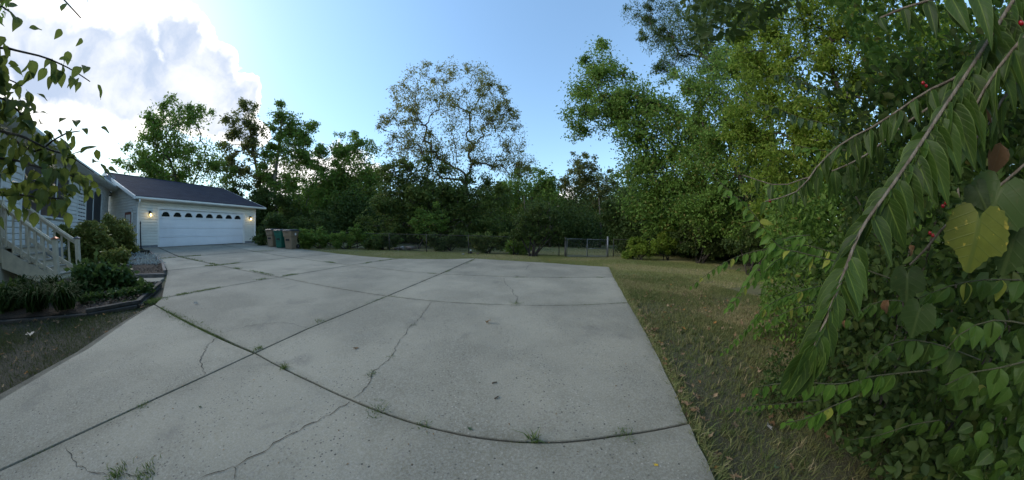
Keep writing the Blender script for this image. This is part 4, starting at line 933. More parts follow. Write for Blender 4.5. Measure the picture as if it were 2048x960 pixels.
def tree(name, label, cat, D, base, lobes, ncl, nlv, lf, leaf='mid', bark=None, base_r=.2, tip_r=.012, trunk=None, group=None, seed=0, depth=1.0, sig=.5, droop=.25, shell=.5, wr=.5, stems=1, baseD=None, clip=True, cview=None):
    """lobes: (px, py, radius px[, extra metres away]) of the photograph at distance D; leaves grow in clusters on a branch skeleton"""
    g_ = np.random.default_rng(seed+100); lf = lf*1.45; nlv = nlv*1.05
    b = at(base[0], 480, baseD or D); b[2] = float(gz(b[0], b[1]))-.05
    cs, rs, wt_ = [], [], []
    for l in lobes:
        dd = D+(l[3] if len(l) > 3 else 0); c = at(l[0], l[1], dd); r3 = l[2]/pscale(l[0], l[1])*np.linalg.norm(c-np.array([0, 0, EYE])); cs.append(c); rs.append(r3); wt_.append(r3**2.2)
    for c, r3 in list(zip(cs, rs)):                        # smaller boughs break the outline up
        for u_ in rand_dirs(4, g_, .15): q_ = r3*g_.uniform(.28, .5); cs.append(c+u_*r3*g_.uniform(.75, 1.1)); rs.append(q_); wt_.append(q_**2.2*1.5)
    cs, rs = np.array(cs), np.array(rs); ncl = int(ncl*1.45); pk = g_.choice(len(cs), ncl, p=np.array(wt_)/sum(wt_))
    u = rand_dirs(ncl, g_); rr = g_.uniform(0, 1, ncl)**shell
    vd = norm(np.array([b[0], b[1], 0])); off_ = u*(rs[pk]*rr)[:, None]; off_ += (off_@vd)[:, None]*vd*(depth-1)
    tg = cs[pk]+off_; tg[:, 2] = np.maximum(tg[:, 2], gz(tg[:, 0], tg[:, 1])+.12)
    root = empty(name, tuple(b), label, cat, group)
    cen = np.average(cs, 0, wt_)
    if stems == 1:
        tr = [b]
        if trunk: tr += [at(x, y, D if len(q) < 1 else D+q[0]) for x, y, *q in trunk]
        else:
            e_ = cen.copy(); e_[2] = b[2]+(cen[2]-b[2])*.8
            tr += [b+(e_-b)*t+np.append(g_.normal(0, .025*np.linalg.norm(e_-b), 2), 0)*(t < 1) for t in (.2, .4, .6, .8, 1)]
        A, par, tips = skeleton(tr, tg, g_); tree_mesh(A, par, tips, base_r, tip_r).build('trunk', bark or BARK, root)
    else:
        own = np.argsort(tg@norm(np.cross(vd, (0, 0, 1)))); ch = np.array_split(own, stems)
        for s in range(stems):
            if not len(ch[s]): continue
            e_ = tg[ch[s]].mean(0); st = b+np.append(g_.normal(0, .10, 2), 0)*min(1.0, D/12); A, par, tips = skeleton([st]+[st+(e_-st)*t for t in (.3, .6, .85)], tg[ch[s]], g_); tree_mesh(A, par, tips, base_r, tip_r).build('stem', bark or BARK, root)
    n = int(ncl*nlv); cw = g_.exponential(1, ncl)+.5; ci = g_.choice(ncl, n, p=cw/cw.sum()); sg = sig*(np.maximum(rs[pk[ci]], lf*3)*.36)
    p = tg[ci]+g_.normal(size=(n, 3))*np.minimum(sg, lf*3.6)[:, None]*np.array([1.15, 1.15, .8]); p[:, 2] = np.maximum(p[:, 2], gz(p[:, 0], p[:, 1])+.02)
    d = rand_dirs(n, g_, -droop, .8); ln = lf*g_.uniform(.6, 1.35, n)
    v, f = leaf_arrays(p, d, ln, ln*wr, g_)
    cc = np.clip(g_.uniform(0, 1, ncl)[ci]*.65+g_.uniform(0, .35, n), 0, 1); col = np.stack([cc, g_.uniform(0, 1, n), g_.uniform(0, 1, n)], 1)
    fast_mesh('crown' if cat == 'tree' else 'foliage', v, f, LV[leaf], root, np.repeat(col, 4, 0)); return root
G1 = 'trees behind the garage and back fence'
tree('tall_tree', 'tall broad green tree rising behind the garage roof', 'tree', 33, (385, 470), [(345, 222, 34), (395, 235, 26), (310, 240, 26), (300, 285, 34), (360, 270, 44), (255, 318, 22), (280, 330, 34), (400, 320, 48), (330, 330, 48), (430, 350, 34), (375, 380, 50), (310, 375, 40)], 280, 46, .20, 'mid', seed=1, base_r=.25, group=G1, sig=.55)
tree('slender_tree', 'slender pale barked tree leaning left beside the cloud', 'tree', 34, (540, 470), [(495, 215, 20), (470, 245, 24), (510, 250, 22), (480, 285, 26), (455, 300, 20), (505, 300, 26), (470, 340, 30), (515, 345, 26)], 175, 32, .22, 'birch', BARKG, .16, .016, trunk=[(534, 420), (520, 370), (508, 310), (500, 260), (496, 220)], group=G1, seed=2, sig=.5)
tree('forked_tree', 'forked tree with bare twig tips above the bins', 'tree', 32, (555, 470), [(565, 230, 24), (600, 255, 28), (545, 262, 20), (580, 285, 34), (612, 300, 24), (550, 310, 26), (590, 335, 34), (535, 350, 24), (575, 380, 30)], 240, 42, .21, 'mid', BARKG, .2, .014, trunk=[(553, 420), (549, 370), (556, 310), (562, 260), (566, 225)], group=G1, seed=3)
tree('bare_topped_sapling', 'thin sapling with white bark between forked tree and dense tree', 'tree', 30, (610, 470), [(640, 340, 24), (625, 375, 26), (600, 390, 26), (615, 420, 30), (590, 430, 30)], 90, 36, .20, 'mid', BARKG, .1, .012, group=G1, seed=4)
tree('dark_tree', 'dark tree filling the gap right behind the garage end', 'tree', 29, (535, 470), [(520, 420, 34), (545, 405, 30), (575, 430, 36), (530, 455, 34), (600, 450, 32), (560, 465, 34), (500, 425, 22), (462, 400, 24), (480, 375, 20)], 230, 46, .22, 'dark', BARKD, .18, seed=5, group=G1)
tree('dense_tree', 'dense rounded green tree left of the yellowing tree', 'tree', 29, (700, 470), [(660, 305, 26), (700, 290, 30), (738, 305, 28), (680, 340, 40), (730, 350, 42), (650, 360, 34), (690, 390, 46), (750, 395, 40), (640, 400, 30), (660, 430, 44), (720, 440, 46)], 330, 52, .22, 'mid', BARK, .26, seed=6, group=G1)
tree('yellowing_tree', 'tall sparse yellowing tree with open branching crown, tallest in the middle', 'tree', 21.5, (938, 480),
     [(838, 150, 26), (895, 150, 30), (950, 160, 34), (985, 178, 28), (800, 200, 30), (785, 245, 26), (850, 205, 40), (910, 215, 40), (965, 225, 40), (1005, 235, 32), (1025, 275, 30), (1048, 312, 24), (830, 275, 40), (890, 285, 40), (960, 290, 40), (1010, 320, 36), (800, 310, 34), (1040, 345, 24), (920, 340, 36), (860, 335, 36)],
     560, 32, .17, 'yel', BARK, .20, .008, trunk=[(937, 465), (935, 440), (934, 415), (933, 390), (931, 365)], group=G1, seed=7, sig=.55, wr=.34, shell=.42)
tree('spreading_tree', 'dense olive green tree spreading below the yellowing crown', 'tree', 20, (880, 480), [(790, 350, 34), (840, 360, 38), (890, 375, 40), (780, 390, 40), (830, 405, 44), (880, 420, 46), (930, 400, 40), (970, 380, 34), (760, 430, 36), (810, 450, 40), (860, 460, 40), (920, 450, 44), (970, 430, 40), (1000, 395, 28)], 420, 52, .17, 'olive', BARK, .22, group=G1, seed=8)
tree('low_branch_tree', 'small lime tinted tree leaning over the brush pile', 'tree', 17.5, (835, 485), [(850, 432, 20), (868, 450, 22), (842, 462, 18), (830, 448, 14), (875, 425, 18)], 50, 34, .12, 'mid', BARKD, .05, .008, group=G1, seed=9)
tree('rounded_tree', 'green tree with orange tinted top right of the yellowing tree', 'tree', 30, (1050, 480), [(1030, 370, 32), (1070, 360, 30), (1095, 365, 24), (1010, 400, 36), (1060, 400, 40), (1105, 400, 34), (1030, 440, 40), (1080, 440, 40), (1120, 430, 30), (985, 440, 30)], 260, 46, .22, 'mid', BARK, .2, group=G1, seed=10)
tree('feathery_tree', 'light feathery tree against the sky above the gate', 'tree', 31, (1175, 480), [(1150, 330, 20), (1180, 325, 22), (1165, 350, 30), (1140, 375, 34), (1200, 365, 30), (1180, 400, 40), (1145, 420, 40), (1215, 400, 34), (1195, 440, 40), (1150, 455, 36)], 270, 40, .22, 'birch', BARK, .2, group=G1, seed=11)
tree('arching_tree', 'large tree with a long limb arching left over the lawn', 'tree', 14.5, (1500, 480),
     [(1205, 120, 30), (1175, 165, 34), (1220, 165, 40), (1160, 220, 34), (1200, 225, 40), (1150, 262, 22), (1250, 210, 40), (1285, 190, 36), (1260, 265, 40), (1310, 245, 44), (1300, 310, 46), (1350, 290, 48), (1275, 350, 36), (1340, 360, 50), (1400, 330, 54), (1290, 400, 40), (1350, 415, 50), (1410, 400, 50), (1320, 450, 36), (1380, 455, 40), (1450, 380, 50), (1330, 215, 30), (1390, 260, 40)],
     640, 60, .13, 'mid', BARKD, .12, .006, trunk=[(1497, 430), (1488, 380), (1470, 335, -.2), (1420, 278, -.3), (1370, 235, -.4), (1310, 205, -.4), (1265, 190, -.3)], group=G1, seed=12, sig=.85, depth=1.1)
tree('overhanging_oak', 'dark fine leaved oak branches hanging in at the top edge', 'tree', 17, (1560, 480), [(1275, 30, 30), (1320, 20, 36), (1310, 75, 34), (1360, 60, 44), (1400, 20, 44), (1350, 110, 34), (1400, 100, 46), (1440, 60, 48), (1450, 130, 46), (1460, 5, 46), (1500, 40, 50), (1330, 140, 24), (1420, 165, 40)], 470, 56, .13, 'oak', BARKD, .16, .008, trunk=[(1556, 400), (1550, 300), (1535, 220), (1500, 165), (1450, 135), (1400, 110)], group=G1, seed=13, wr=.3, droop=.6)
tree('lime_tree', 'bright yellow green tree hanging over the right of the lawn', 'tree', 6.6, (1690, 480),
     [(1500, 60, 50), (1560, 40, 60), (1630, 30, 66), (1700, 40, 70), (1490, 140, 46), (1550, 130, 60), (1620, 130, 66), (1700, 150, 70), (1480, 220, 40), (1540, 220, 54), (1610, 230, 60), (1690, 250, 64), (1500, 300, 44), (1560, 310, 54), (1640, 330, 60), (1720, 340, 60), (1470, 270, 26), (1530, 385, 46), (1600, 400, 50), (1770, 60, 70), (1790, 180, 70), (1540, 445, 40), (1600, 460, 40), (1860, 80, 80), (1880, 220, 70), (1960, 120, 80), (2040, 60, 80), (2030, 220, 60)],
     860, 58, .060, 'lime', BARKD, .07, .003, trunk=[(1692, 380), (1690, 300), (1685, 220), (1672, 160, -.1), (1650, 110, -.1)], group=G1, seed=14, sig=.55, droop=.55, wr=.42, depth=1.2)
tree('broad_tree', 'broad green tree mass between the arching limb and the yellow green tree', 'tree', 11.5, (1560, 480), [(1440, 110, 38), (1385, 160, 32), (1430, 230, 42), (1350, 155, 24), (1420, 190, 46), (1480, 220, 56), (1440, 280, 50), (1510, 290, 56), (1385, 235, 34), (1460, 350, 56), (1540, 380, 54), (1420, 430, 44), (1500, 130, 50), (1390, 330, 40), (1560, 200, 50), (1380, 400, 36), (1480, 450, 40)], 460, 56, .088, 'mid', BARKD, .10, .005, group=G1, seed=17, sig=.75)
tree('fence_tree', 'green tree behind the fence right of the gate', 'tree', 19, (1300, 480), [(1250, 400, 34), (1240, 440, 34), (1285, 430, 36), (1260, 465, 30), (1320, 470, 34), (1225, 425, 24)], 170, 46, .15, 'dark', BARKD, .12, group=G1, seed=15)
tree('edge_tree', 'dark leafy tree behind the arching tree trunk', 'tree', 17, (1450, 480), [(1400, 470, 40), (1450, 450, 44), (1480, 410, 44), (1500, 470, 40), (1540, 480, 36), (1440, 490, 30), (1360, 485, 30), (1520, 350, 50), (1560, 420, 50)], 280, 46, .14, 'dark', BARKD, .14, group=G1, seed=16)

# shrubs
G2 = 'shrubs along the back fence'
def shrub(name, label, D, base, lobes, ncl, nlv, lf, leaf, seed, stems=4, group=G2, **k): return tree(name, label, 'shrub', D, base, lobes, ncl, nlv, lf, leaf, k.pop('bark', BARKD), k.pop('base_r', .03), k.pop('tip_r', .005), stems=stems, group=group, seed=seed, **k)
shrub('fence_shrub', 'upright leafy shrub just right of the bins', 17.5, (642, 490), [(640, 470, 15), (632, 482, 12), (650, 484, 12), (615, 478, 13), (612, 490, 10)], 70, 40, .10, 'mid', 30)
shrub('vine_hedge', 'low vine covered hedge along the fence in the left background', 17.2, (690, 490), [(665, 476, 12), (685, 474, 12), (705, 472, 14), (725, 474, 12), (745, 476, 12), (675, 488, 9), (700, 488, 8), (770, 478, 12), (716, 458, 8), (604, 474, 14), (625, 472, 13), (645, 474, 12), (790, 478, 12), (730, 487, 9)], 190, 50, .08, 'mid', 31, 6)
shrub('round_shrub', 'dark rounded shrub at the lawn edge left of the brush pile', 16.6, (762, 492), [(755, 484, 14), (775, 480, 13), (740, 489, 9), (785, 474, 9)], 80, 46, .10, 'dark', 32)
shrub('dark_undergrowth', 'dark bushy undergrowth behind the bins', 20, (575, 488), [(530, 470, 20), (555, 462, 22), (585, 460, 20), (610, 455, 20), (520, 484, 12), (640, 450, 24), (545, 445, 22)], 170, 46, .13, 'dark', 33, 5)
shrub('weedy_shrub', 'dark low shrub behind the scraps at the lawn edge', 15.6, (900, 496), [(880, 486, 14), (905, 480, 15), (930, 484, 12), (860, 478, 13), (918, 468, 12)], 90, 42, .10, 'dark', 34)
shrub('reddish_shrub', 'brownish olive shrub with arching stems left of the multi stemmed tree', 14, (975, 505), [(958, 488, 16), (978, 480, 16), (998, 490, 13), (970, 497, 12), (1010, 478, 12), (950, 476, 11)], 110, 36, .085, 'olive', 35, 7)
shrub('vine_clump', 'low vine clump with pale leaves against the fence', 13.4, (1030, 508), [(1022, 492, 12), (1040, 494, 12), (1058, 490, 11), (1030, 503, 8), (1048, 505, 7)], 70, 36, .08, 'mid', 36)
shrub('multistem_tree', 'multi stemmed vase shaped shrub left of the gate', 12.9, (1067, 510), [(1050, 460, 18), (1075, 450, 22), (1100, 460, 20), (1040, 440, 18), (1065, 425, 22), (1095, 430, 22), (1115, 445, 16), (1080, 475, 16), (1030, 470, 14), (1120, 468, 13)], 150, 36, .085, 'dark', 37, 8, base_r=.04)
shrub('gatepost_shrub', 'bright green shrub right of the gate post', 13.3, (1280, 516), [(1268, 502, 13), (1285, 494, 14), (1300, 503, 12), (1275, 488, 10), (1255, 508, 9), (1308, 492, 9), (1262, 484, 6)], 100, 40, .08, 'lime', 38, 6)
shrub('yellow_shrub', 'yellow green vine shrub at the thicket edge right of the gate', 14, (1335, 508), [(1325, 480, 13), (1340, 468, 15), (1350, 490, 14), (1318, 496, 9), (1335, 502, 9), (1330, 450, 14)], 100, 40, .085, 'lime', 39, 5)
shrub('thicket_shrub', 'dark tangled thicket shrub below the arching tree', 13.6, (1400, 512), [(1375, 490, 20), (1400, 470, 26), (1425, 490, 22), (1390, 504, 10), (1450, 480, 24), (1430, 505, 10), (1365, 465, 20), (1440, 455, 26)], 170, 42, .09, 'dark', 40, 7)
shrub('thicket_shrub', 'dark tangled shrub at the lawn edge behind the leafy sprays', 10.5, (1500, 515), [(1480, 490, 24), (1510, 470, 30), (1540, 490, 28), (1570, 470, 34), (1500, 508, 12), (1600, 500, 30), (1560, 515, 20), (1640, 490, 40)], 190, 42, .08, 'dark', 41, 7)
G3 = 'garden shrubs in front of the house'
shrub('low_foliage_plant', 'low spreading dark green foliage in front of the steps', 7.3, (90, 600), [(20, 600, 24), (60, 596, 24), (105, 598, 24), (140, 592, 22), (80, 615, 16), (30, 618, 16), (130, 612, 16)], 110, 26, .075, 'dark', 54, 6, G3)
shrub('low_foliage_plant', 'low leafy plants inside the angled timber corner', 6.6, (250, 600), [(255, 598, 11), (282, 588, 9), (232, 605, 10), (203, 612, 9), (294, 578, 7), (270, 602, 7), (178, 614, 8)], 70, 24, .05, 'hyd', 55, 6, G3)
shrub('azalea_shrub', 'large glossy shrub right of the stairs under the windows', 13.8, (190, 500), [(165, 462, 20), (190, 470, 22), (150, 480, 20), (175, 500, 26), (200, 495, 22), (150, 515, 20), (185, 525, 20), (135, 470, 14), (120, 462, 10)], 230, 46, .075, 'azalea', 50, 5, G3, shell=.35)
shrub('azalea_shrub', 'glossy shrub nearest the garage corner', 15.5, (240, 500), [(225, 455, 17), (245, 462, 17), (240, 485, 20), (258, 480, 13), (220, 480, 18), (260, 498, 10), (235, 500, 14)], 190, 46, .08, 'azalea', 51, 5, G3, shell=.35)
shrub('small_azalea', 'small glossy shrub in front of the two larger ones', 12.0, (232, 525), [(225, 515, 14), (242, 510, 13), (235, 527, 11), (215, 528, 10), (250, 524, 8)], 90, 44, .065, 'azalea', 52, 4, G3, shell=.35)
shrub('hydrangea_shrub', 'leafy dark green shrub behind the near bed timbers', 7.6, (215, 590), [(185, 560, 22), (215, 550, 22), (240, 560, 20), (200, 580, 18), (235, 582, 18), (255, 572, 14), (170, 578, 16), (168, 545, 12), (235, 597, 14), (205, 602, 14), (258, 590, 10), (180, 600, 12)], 190, 24, .085, 'hyd', 53, 6, G3, shell=.35, wr=.6)
# far wood: one mass beyond the fence and all round
def wood(name, label, az0, az1, r0, r1, h, n, lf, leaf, seed, lo=.5):
    g_ = np.random.default_rng(seed); m = n//26; a = R(1)*g_.uniform(az0, az1, m); rr = g_.uniform(r0, r1, m); hh = h*(.72+.28*np.sin(a*9+seed)*np.cos(a*23)+.12*g_.normal(size=m)); z = lo+g_.uniform(0, 1, m)**.8*hh
    c = np.stack([np.sin(a)*rr, np.cos(a)*rr, z], 1); c[:, 2] += gz(c[:, 0], c[:, 1]); p = np.repeat(c, 26, 0)+g_.normal(size=(m*26, 3))*lf*2.4; v, f = leaf_arrays(p, rand_dirs(len(p), g_, -.2), lf*g_.uniform(.6, 1.4, len(p)), lf*.6*g_.uniform(.6, 1.2, len(p)), g_)
    col = np.clip(np.repeat(g_.uniform(0, .7, m), 26)+g_.uniform(0, .3, len(p)), 0, 1); tag(fast_mesh(name, v, f, LV[leaf], None, np.repeat(np.stack([col, g_.uniform(0, .9, len(p)), col], 1), 4, 0)), label, kind='stuff')
wood('woods', 'dark woodland mass far behind the fence', -44, 62, 38, 54, 10.5, 88000, .55, 'dark', 60)
wood('woods', 'taller woodland crest behind the gate', -8, 32, 36, 48, 10.5, 38000, .42, 'mid', 66)
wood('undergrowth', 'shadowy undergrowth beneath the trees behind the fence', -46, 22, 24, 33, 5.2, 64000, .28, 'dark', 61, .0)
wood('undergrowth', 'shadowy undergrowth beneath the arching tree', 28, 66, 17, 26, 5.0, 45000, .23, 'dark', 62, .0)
wood('woods', 'woodland behind the right hand thicket', 60, 125, 9, 16, 7.0, 50000, .19, 'dark', 63, .0)
wood('woods', 'tree mass behind the house', -135, -98, 30, 44, 5.0, 24000, .4, 'dark', 64)
wood('woods', 'green tree mass filling in behind the bins', -56, -30, 34, 40, 7.5, 40000, .34, 'mid', 67)
wood('woods', 'tree mass low behind the garage', -78, -44, 42, 56, 5.0, 22000, .4, 'mid', 65)
for px, D_, hh, lb in ((1050, 26, 6, 'bare trunk behind the multi stemmed shrub'), (1200, 27, 6, 'bare trunk in the wood above the right gate post'), (1180, 33, 7, 'thin far trunk above the middle of the gate'), (1100, 24, 5, 'bare trunk left of the gate in the dark wood'), (1335, 19, 5, 'bare trunk above the yellow green vine shrub')):
    b = at(px, 480, D_); b[2] = FZ(b[0], b[1])-.1; tag(MB().tube([b, b+np.array([.1, 0, hh*.4]), b+np.array([-.1, 0, hh])], [.14, .11, .05], 7).build('tree_trunk', BARK), lb, 'tree trunk', 'bare trunks in the dark wood')
# ================================================================== BED PLANTS
def ribbons(name, base, n, ln, wd, g_, mat, parent, out=.75):
    V_, F_, C_ = [], [], []
    for i in range(n):
        a = g_.uniform(0, 2*math.pi); l = ln*g_.uniform(.6, 1.2); o = g_.uniform(.35, 1.0)*out; b = base+np.append(g_.normal(0, .06, 2), 0); d = np.array([math.cos(a), math.sin(a), 0]); s = np.array([-d[1], d[0], 0])
        k = len(V_); c = g_.uniform(0, 1, 3)
        for j in range(6):
            t = j/5; p = b+d*l*o*t**1.3+np.array([0, 0, l*(1.05*t-(.55+.45*o)*t**2.4)]); w = wd*(1-t**2.2)*.5+.0008
            V_ += [p-s*w+np.array([0, 0, w*.5]), p+s*w+np.array([0, 0, w*.5])]; C_ += [c, c]
            if j: q = k+2*j; F_.append((q-2, q-1, q+1, q))
    return fast_mesh(name, np.array(V_), np.array(F_), mat, parent, np.array(C_))
DAYL = mat_leaf('daylily_leaf', (.013, .030, .007), (.032, .055, .014), None, .15, .8, .05)
for px, py, n, ln, lb in ((20, 630, 110, .52, 'clump of long arching strap leaves at the left frame edge'), (78, 630, 120, .56, 'clump of long arching strap leaves in front of the stairs'), (132, 627, 120, .54, 'clump of long arching strap leaves next to the leafy shrub'), (52, 600, 90, .5, 'clump of strap leaves behind two others, against the steps'), (112, 598, 90, .5, 'clump of strap leaves below the copper capped post')):
    c = gnd(px, py); c[2] += .06; o = empty('strap_leaf_plant', tuple(c), lb, 'plant', 'strap leaf plants in the near bed'); ribbons('leaves', c, n, ln*1.5, .026, g, DAYL, o)
SILV = mat_leaf('silver_leaf', (.25, .29, .28), (.42, .46, .45), (.2, .26, .22), .15, .8); g5 = np.random.default_rng(55)
for i, (px, py) in enumerate(((268, 535), (280, 531), (292, 526), (303, 528), (285, 521), (297, 519), (308, 533), (262, 526), (274, 523), (306, 521), (290, 534), (280, 515))):
    c = gnd(px, py); c[2] += .06; n = 130; p = np.repeat(c[None], n, 0)+g5.normal(size=(n, 3))*np.array([.14, .14, .05]); p[:, 2] = np.maximum(p[:, 2], c[2])+.03
    o = empty('silver_plant', tuple(c), 'low silvery white foliage plant in the mulch by the driveway', 'plant', 'silver plants in the far bed'); v, f = leaf_arrays(p, rand_dirs(n, g5, .9), g5.uniform(.05, .11, n), g5.uniform(.025, .05, n), g5); fast_mesh('foliage', v, f, SILV, o, np.repeat(g5.uniform(0, .86, (n, 3)), 4, 0))
n = 500; q = [gnd(x, y) for x, y in zip(g5.uniform(150, 272, n), g5.uniform(586, 612, n))]; p = np.array(q); p[:, 2] += .05
v, f = leaf_arrays(p, rand_dirs(n, g5, .7), g5.uniform(.03, .07, n), g5.uniform(.012, .03, n), g5); tag(fast_mesh('ground_cover', v, f, LV['dark'], None, np.repeat(g5.uniform(0, 1, (n, 3)), 4, 0)), 'low green ground cover inside the near bed', kind='stuff')

# ================================================================== NEAR LEAVES (each one an object)
def leaf_data(name, mat, width, fold=.16, curl=.35, wave=.02, tip=1.6, basew=.55, seed=0, rows=9, cols=5):
    r_ = random.Random(seed); vs, uv, fs = [], [], []
    for i in range(rows):
        t = i/(rows-1); w = width*.5*(math.sin(math.pi*min(1, t**basew))**.9)*(1-.25*t**tip) if 0 < t < 1 else .004
        for j in range(cols):
            u = -1+2*j/(cols-1); x = u*w; z = fold*abs(u)*w*2-curl*t*t*.5+wave*math.sin(9*t+2*u+seed)*abs(u)
            vs.append((x, t*(1-.06*curl*t), z)); uv.append((.5+.5*u, t))
    for i in range(rows-1):
        for j in range(cols-1): k = i*cols+j; fs.append((k, k+1, k+cols+1, k+cols))
    me = bpy.data.meshes.new(name); me.from_pydata(vs, [], fs); me.update(); l = me.uv_layers.new(name='UVMap')
    for lp in me.loops: l.data[lp.index].uv = uv[lp.vertex_index]
    me.polygons.foreach_set('use_smooth', [True]*len(fs)); me.materials.append(mat); return me
BIGM = mat_bigleaf('honeysuckle_leaf', (.022, .046, .007), (.13, .19, .035), .24, .5, None, 8.0, .5, .8)
SMALLM = mat_bigleaf('spray_leaf', (.050, .108, .014), (.14, .22, .04), .38, .5, None, 7.0, .4)
SHADEM = mat_bigleaf('shrub_leaf', (.034, .068, .010), (.085, .13, .03), .30, .5, None, 6.0, .55)
BLUEM = mat_bigleaf('bluish_leaf', (.030, .062, .030), (.07, .115, .06), .2, .5, None, 6.0, .35)
YELM = mat_bigleaf('turning_leaf', (.20, .22, .035), (.30, .32, .08), .4, .5, (.10, .13, .03), 6.0, .3)
DOGM = mat_bigleaf('dogwood_leaf', (.040, .068, .012), (.09, .12, .03), .45, .55, None, 7.0, .45)
DRYM = mat_bigleaf('dry_leaf', (.16, .085, .04), (.22, .14, .08), .15, .8, (.08, .04, .02), 7.0, .3)
GRAPM = mat_bigleaf('vine_leaf', (.030, .055, .013), (.07, .10, .03), .35, .5, (.06, .07, .02), 6.0, .3)
GRAPY = mat_bigleaf('vine_leaf_yellow', (.10, .12, .018), (.07, .10, .02), .3, .5, (.30, .25, .04), 6.0, .1)
LD = {'big': [leaf_data('leaf_big', BIGM, w_, .26, c, .02, 2.4, .62, s) for s, (c, w_) in enumerate(((.1, .33), (.3, .30), (.55, .36), (.2, .28), (.8, .32), (.15, .38)))],
      'spray': [leaf_data('leaf_spray', SMALLM, .50, .16, c, .02, 1.8, .70, s) for s, c in enumerate((.2, .45, .1))]+[leaf_data('leaf_turn', YELM, .5, .16, .3, .02, 1.8, .7, 9)],
      'shade': [leaf_data('leaf_shade', SHADEM, .68, .12, c, .03, 1.8, .66, s) for s, c in enumerate((.2, .4, .6))]+[leaf_data('leaf_turn2', YELM, .55, .12, .3, .03, 1.8, .66, 8)],
      'blue': [leaf_data('leaf_blue', BLUEM, .58, .12, c, .03, 1.8, .62, s) for s, c in enumerate((.2, .4, .6))],
      'dog': [leaf_data('leaf_dog', DOGM, .62, .12, c, .03, 1.6, .72, s) for s, c in enumerate((.3, .6, .9))]}
CAMP = np.array([0, 0, EYE])
def put_leaf(me, p, d, nrm, s, parent, name='leaf'):
    y = norm(d); x = norm(np.cross(y, nrm)); z = np.cross(x, y)
    o = bpy.data.objects.new(name, me); M = Matrix(((x[0]*s, y[0]*s, z[0]*s, p[0]), (x[1]*s, y[1]*s, z[1]*s, p[1]), (x[2]*s, y[2]*s, z[2]*s, p[2]), (0, 0, 0, 1)))
    link(o, parent); o.matrix_basis = M; return o
STEM = mat_bark('young_stem', (.11, .085, .06), (.21, .18, .14), 60); STEMG = mat_bark('green_stem', (.035, .04, .016), (.075, .075, .036), 60)
def resample(pts, step):
    pts = [np.asarray(p, float) for p in pts]
    # Catmull-Rom through the points
    d = []
    for i in range(len(pts)-1):
        p0, p1, p2, p3 = pts[max(i-1, 0)], pts[i], pts[i+1], pts[min(i+2, len(pts)-1)]
        for k in range(12): t = k/12; d.append(.5*((2*p1)+(-p0+p2)*t+(2*p0-5*p1+4*p2-p3)*t*t+(-p0+3*p1-3*p2+p3)*t**3))
    d.append(pts[-1]); s = [0]
    for a, b in zip(d[:-1], d[1:]): s.append(s[-1]+np.linalg.norm(b-a))
    n = max(3, int(s[-1]/step)); o = []; k = 0
    for i in range(n+1):
        t = s[-1]*i/n
        while k < len(s)-2 and s[k+1] < t: k += 1
        o.append(d[k]+(d[k+1]-d[k])*((t-s[k])/max(1e-9, s[k+1]-s[k])))
    return o
gl_ = np.random.default_rng(21)
def spray(parent, px, leaf, kind, step, r0, r1, start=0, down=.8, side=.5, fwd=.3, face=.7, mat=STEM, taper=.45, turn=.05):
    """one arching shoot: a stem through places of the photograph (px, py, metres), opposite leaves hanging from it"""
    pts = resample([at(x, y, D) for x, y, D in px], step); n = len(pts)
    MB().tube(pts, list(np.linspace(r0, r1, n)), 7).build('branch', mat, parent)
    for i in range(start, n):
        t = norm(pts[min(i+1, n-1)]-pts[max(i-1, 0)]); p = pts[i]; tc = norm(CAMP-p); sd = norm(np.cross(t, tc)); f = i/(n-1); s = leaf*(1-taper*max(0, f-.55)/.45)*gl_.uniform(.8, 1.12)
        for k in ((1, -1) if i < n-1 else (0,)):
            if gl_.random() < .09: continue
            d = np.array([0, 0, -down])+sd*side*k+t*fwd*(2.2 if k == 0 else 1)+gl_.normal(0, .14, 3)
            nr = tc*face+np.array([0, 0, .35])+sd*k*.35+gl_.normal(0, .22, 3)
            v = LD[kind]; turned = kind in ('spray', 'shade') and gl_.random() < turn
            put_leaf(v[-1] if turned else v[int(gl_.integers(0, len(v)-(1 if kind in ('spray', 'shade') else 0)))], p, d, nr, s*gl_.uniform(.85, 1.1), parent)
hb = gnd(1990, 900); hsA = empty('honeysuckle_shrub', (1.9, .35, FZ(1.9, .35)), 'near arching honeysuckle branches with large drooping dark leaves', 'shrub')
spray(hsA, [(2075, -60, .95), (2025, 5, .90), (1980, 75, .84), (1935, 145, .78), (1885, 220, .72), (1838, 293, .66), (1780, 378, .60), (1722, 462, .55), (1683, 560, .51), (1652, 640, .49), (1630, 692, .475)], .108, 'big', .021, .0042, .0022, 2, 1.0, .55, .12, .9)
for i_ in range(7):
    p = at(1640-4*i_, 672+5*i_, .482); put_leaf(LD['big'][i_ % 4], p, np.array([gl_.normal(0, .12), gl_.normal(0, .15), -1.]), norm(CAMP-p)+gl_.normal(0, .3, 3), gl_.uniform(.095, .118), hsA)
spray(hsA, [(1990, 90, .95), (1930, 145, .92), (1855, 182, .90), (1795, 222, .88), (1740, 257, .86), (1690, 283, .84), (1640, 327, .82), (1595, 382, .80), (1530, 403, .79)], .078, 'big', .042, .0034, .0016, 2, .9, .3, .15)
spray(hsA, [(1880, 200, .98), (1800, 255, .96), (1735, 308, .94), (1670, 340, .92), (1605, 358, .90), (1555, 371, .89), (1485, 350, .88)], .085, 'big', .045, .003, .0014, 2, .95, .25, .1)
spray(hsA, [(1990, -30, .80), (1900, -8, .74), (1825, 10, .70), (1760, 36, .68)], .098, 'big', .040, .0034, .002, 1, .95, .3, .1)
spray(hsA, [(2060, 60, .8), (2000, 130, .78), (1950, 210, .76), (1915, 290, .75), (1890, 350, .74)], .09, 'big', .040, .003, .0018, 0, .9, .45, .2)
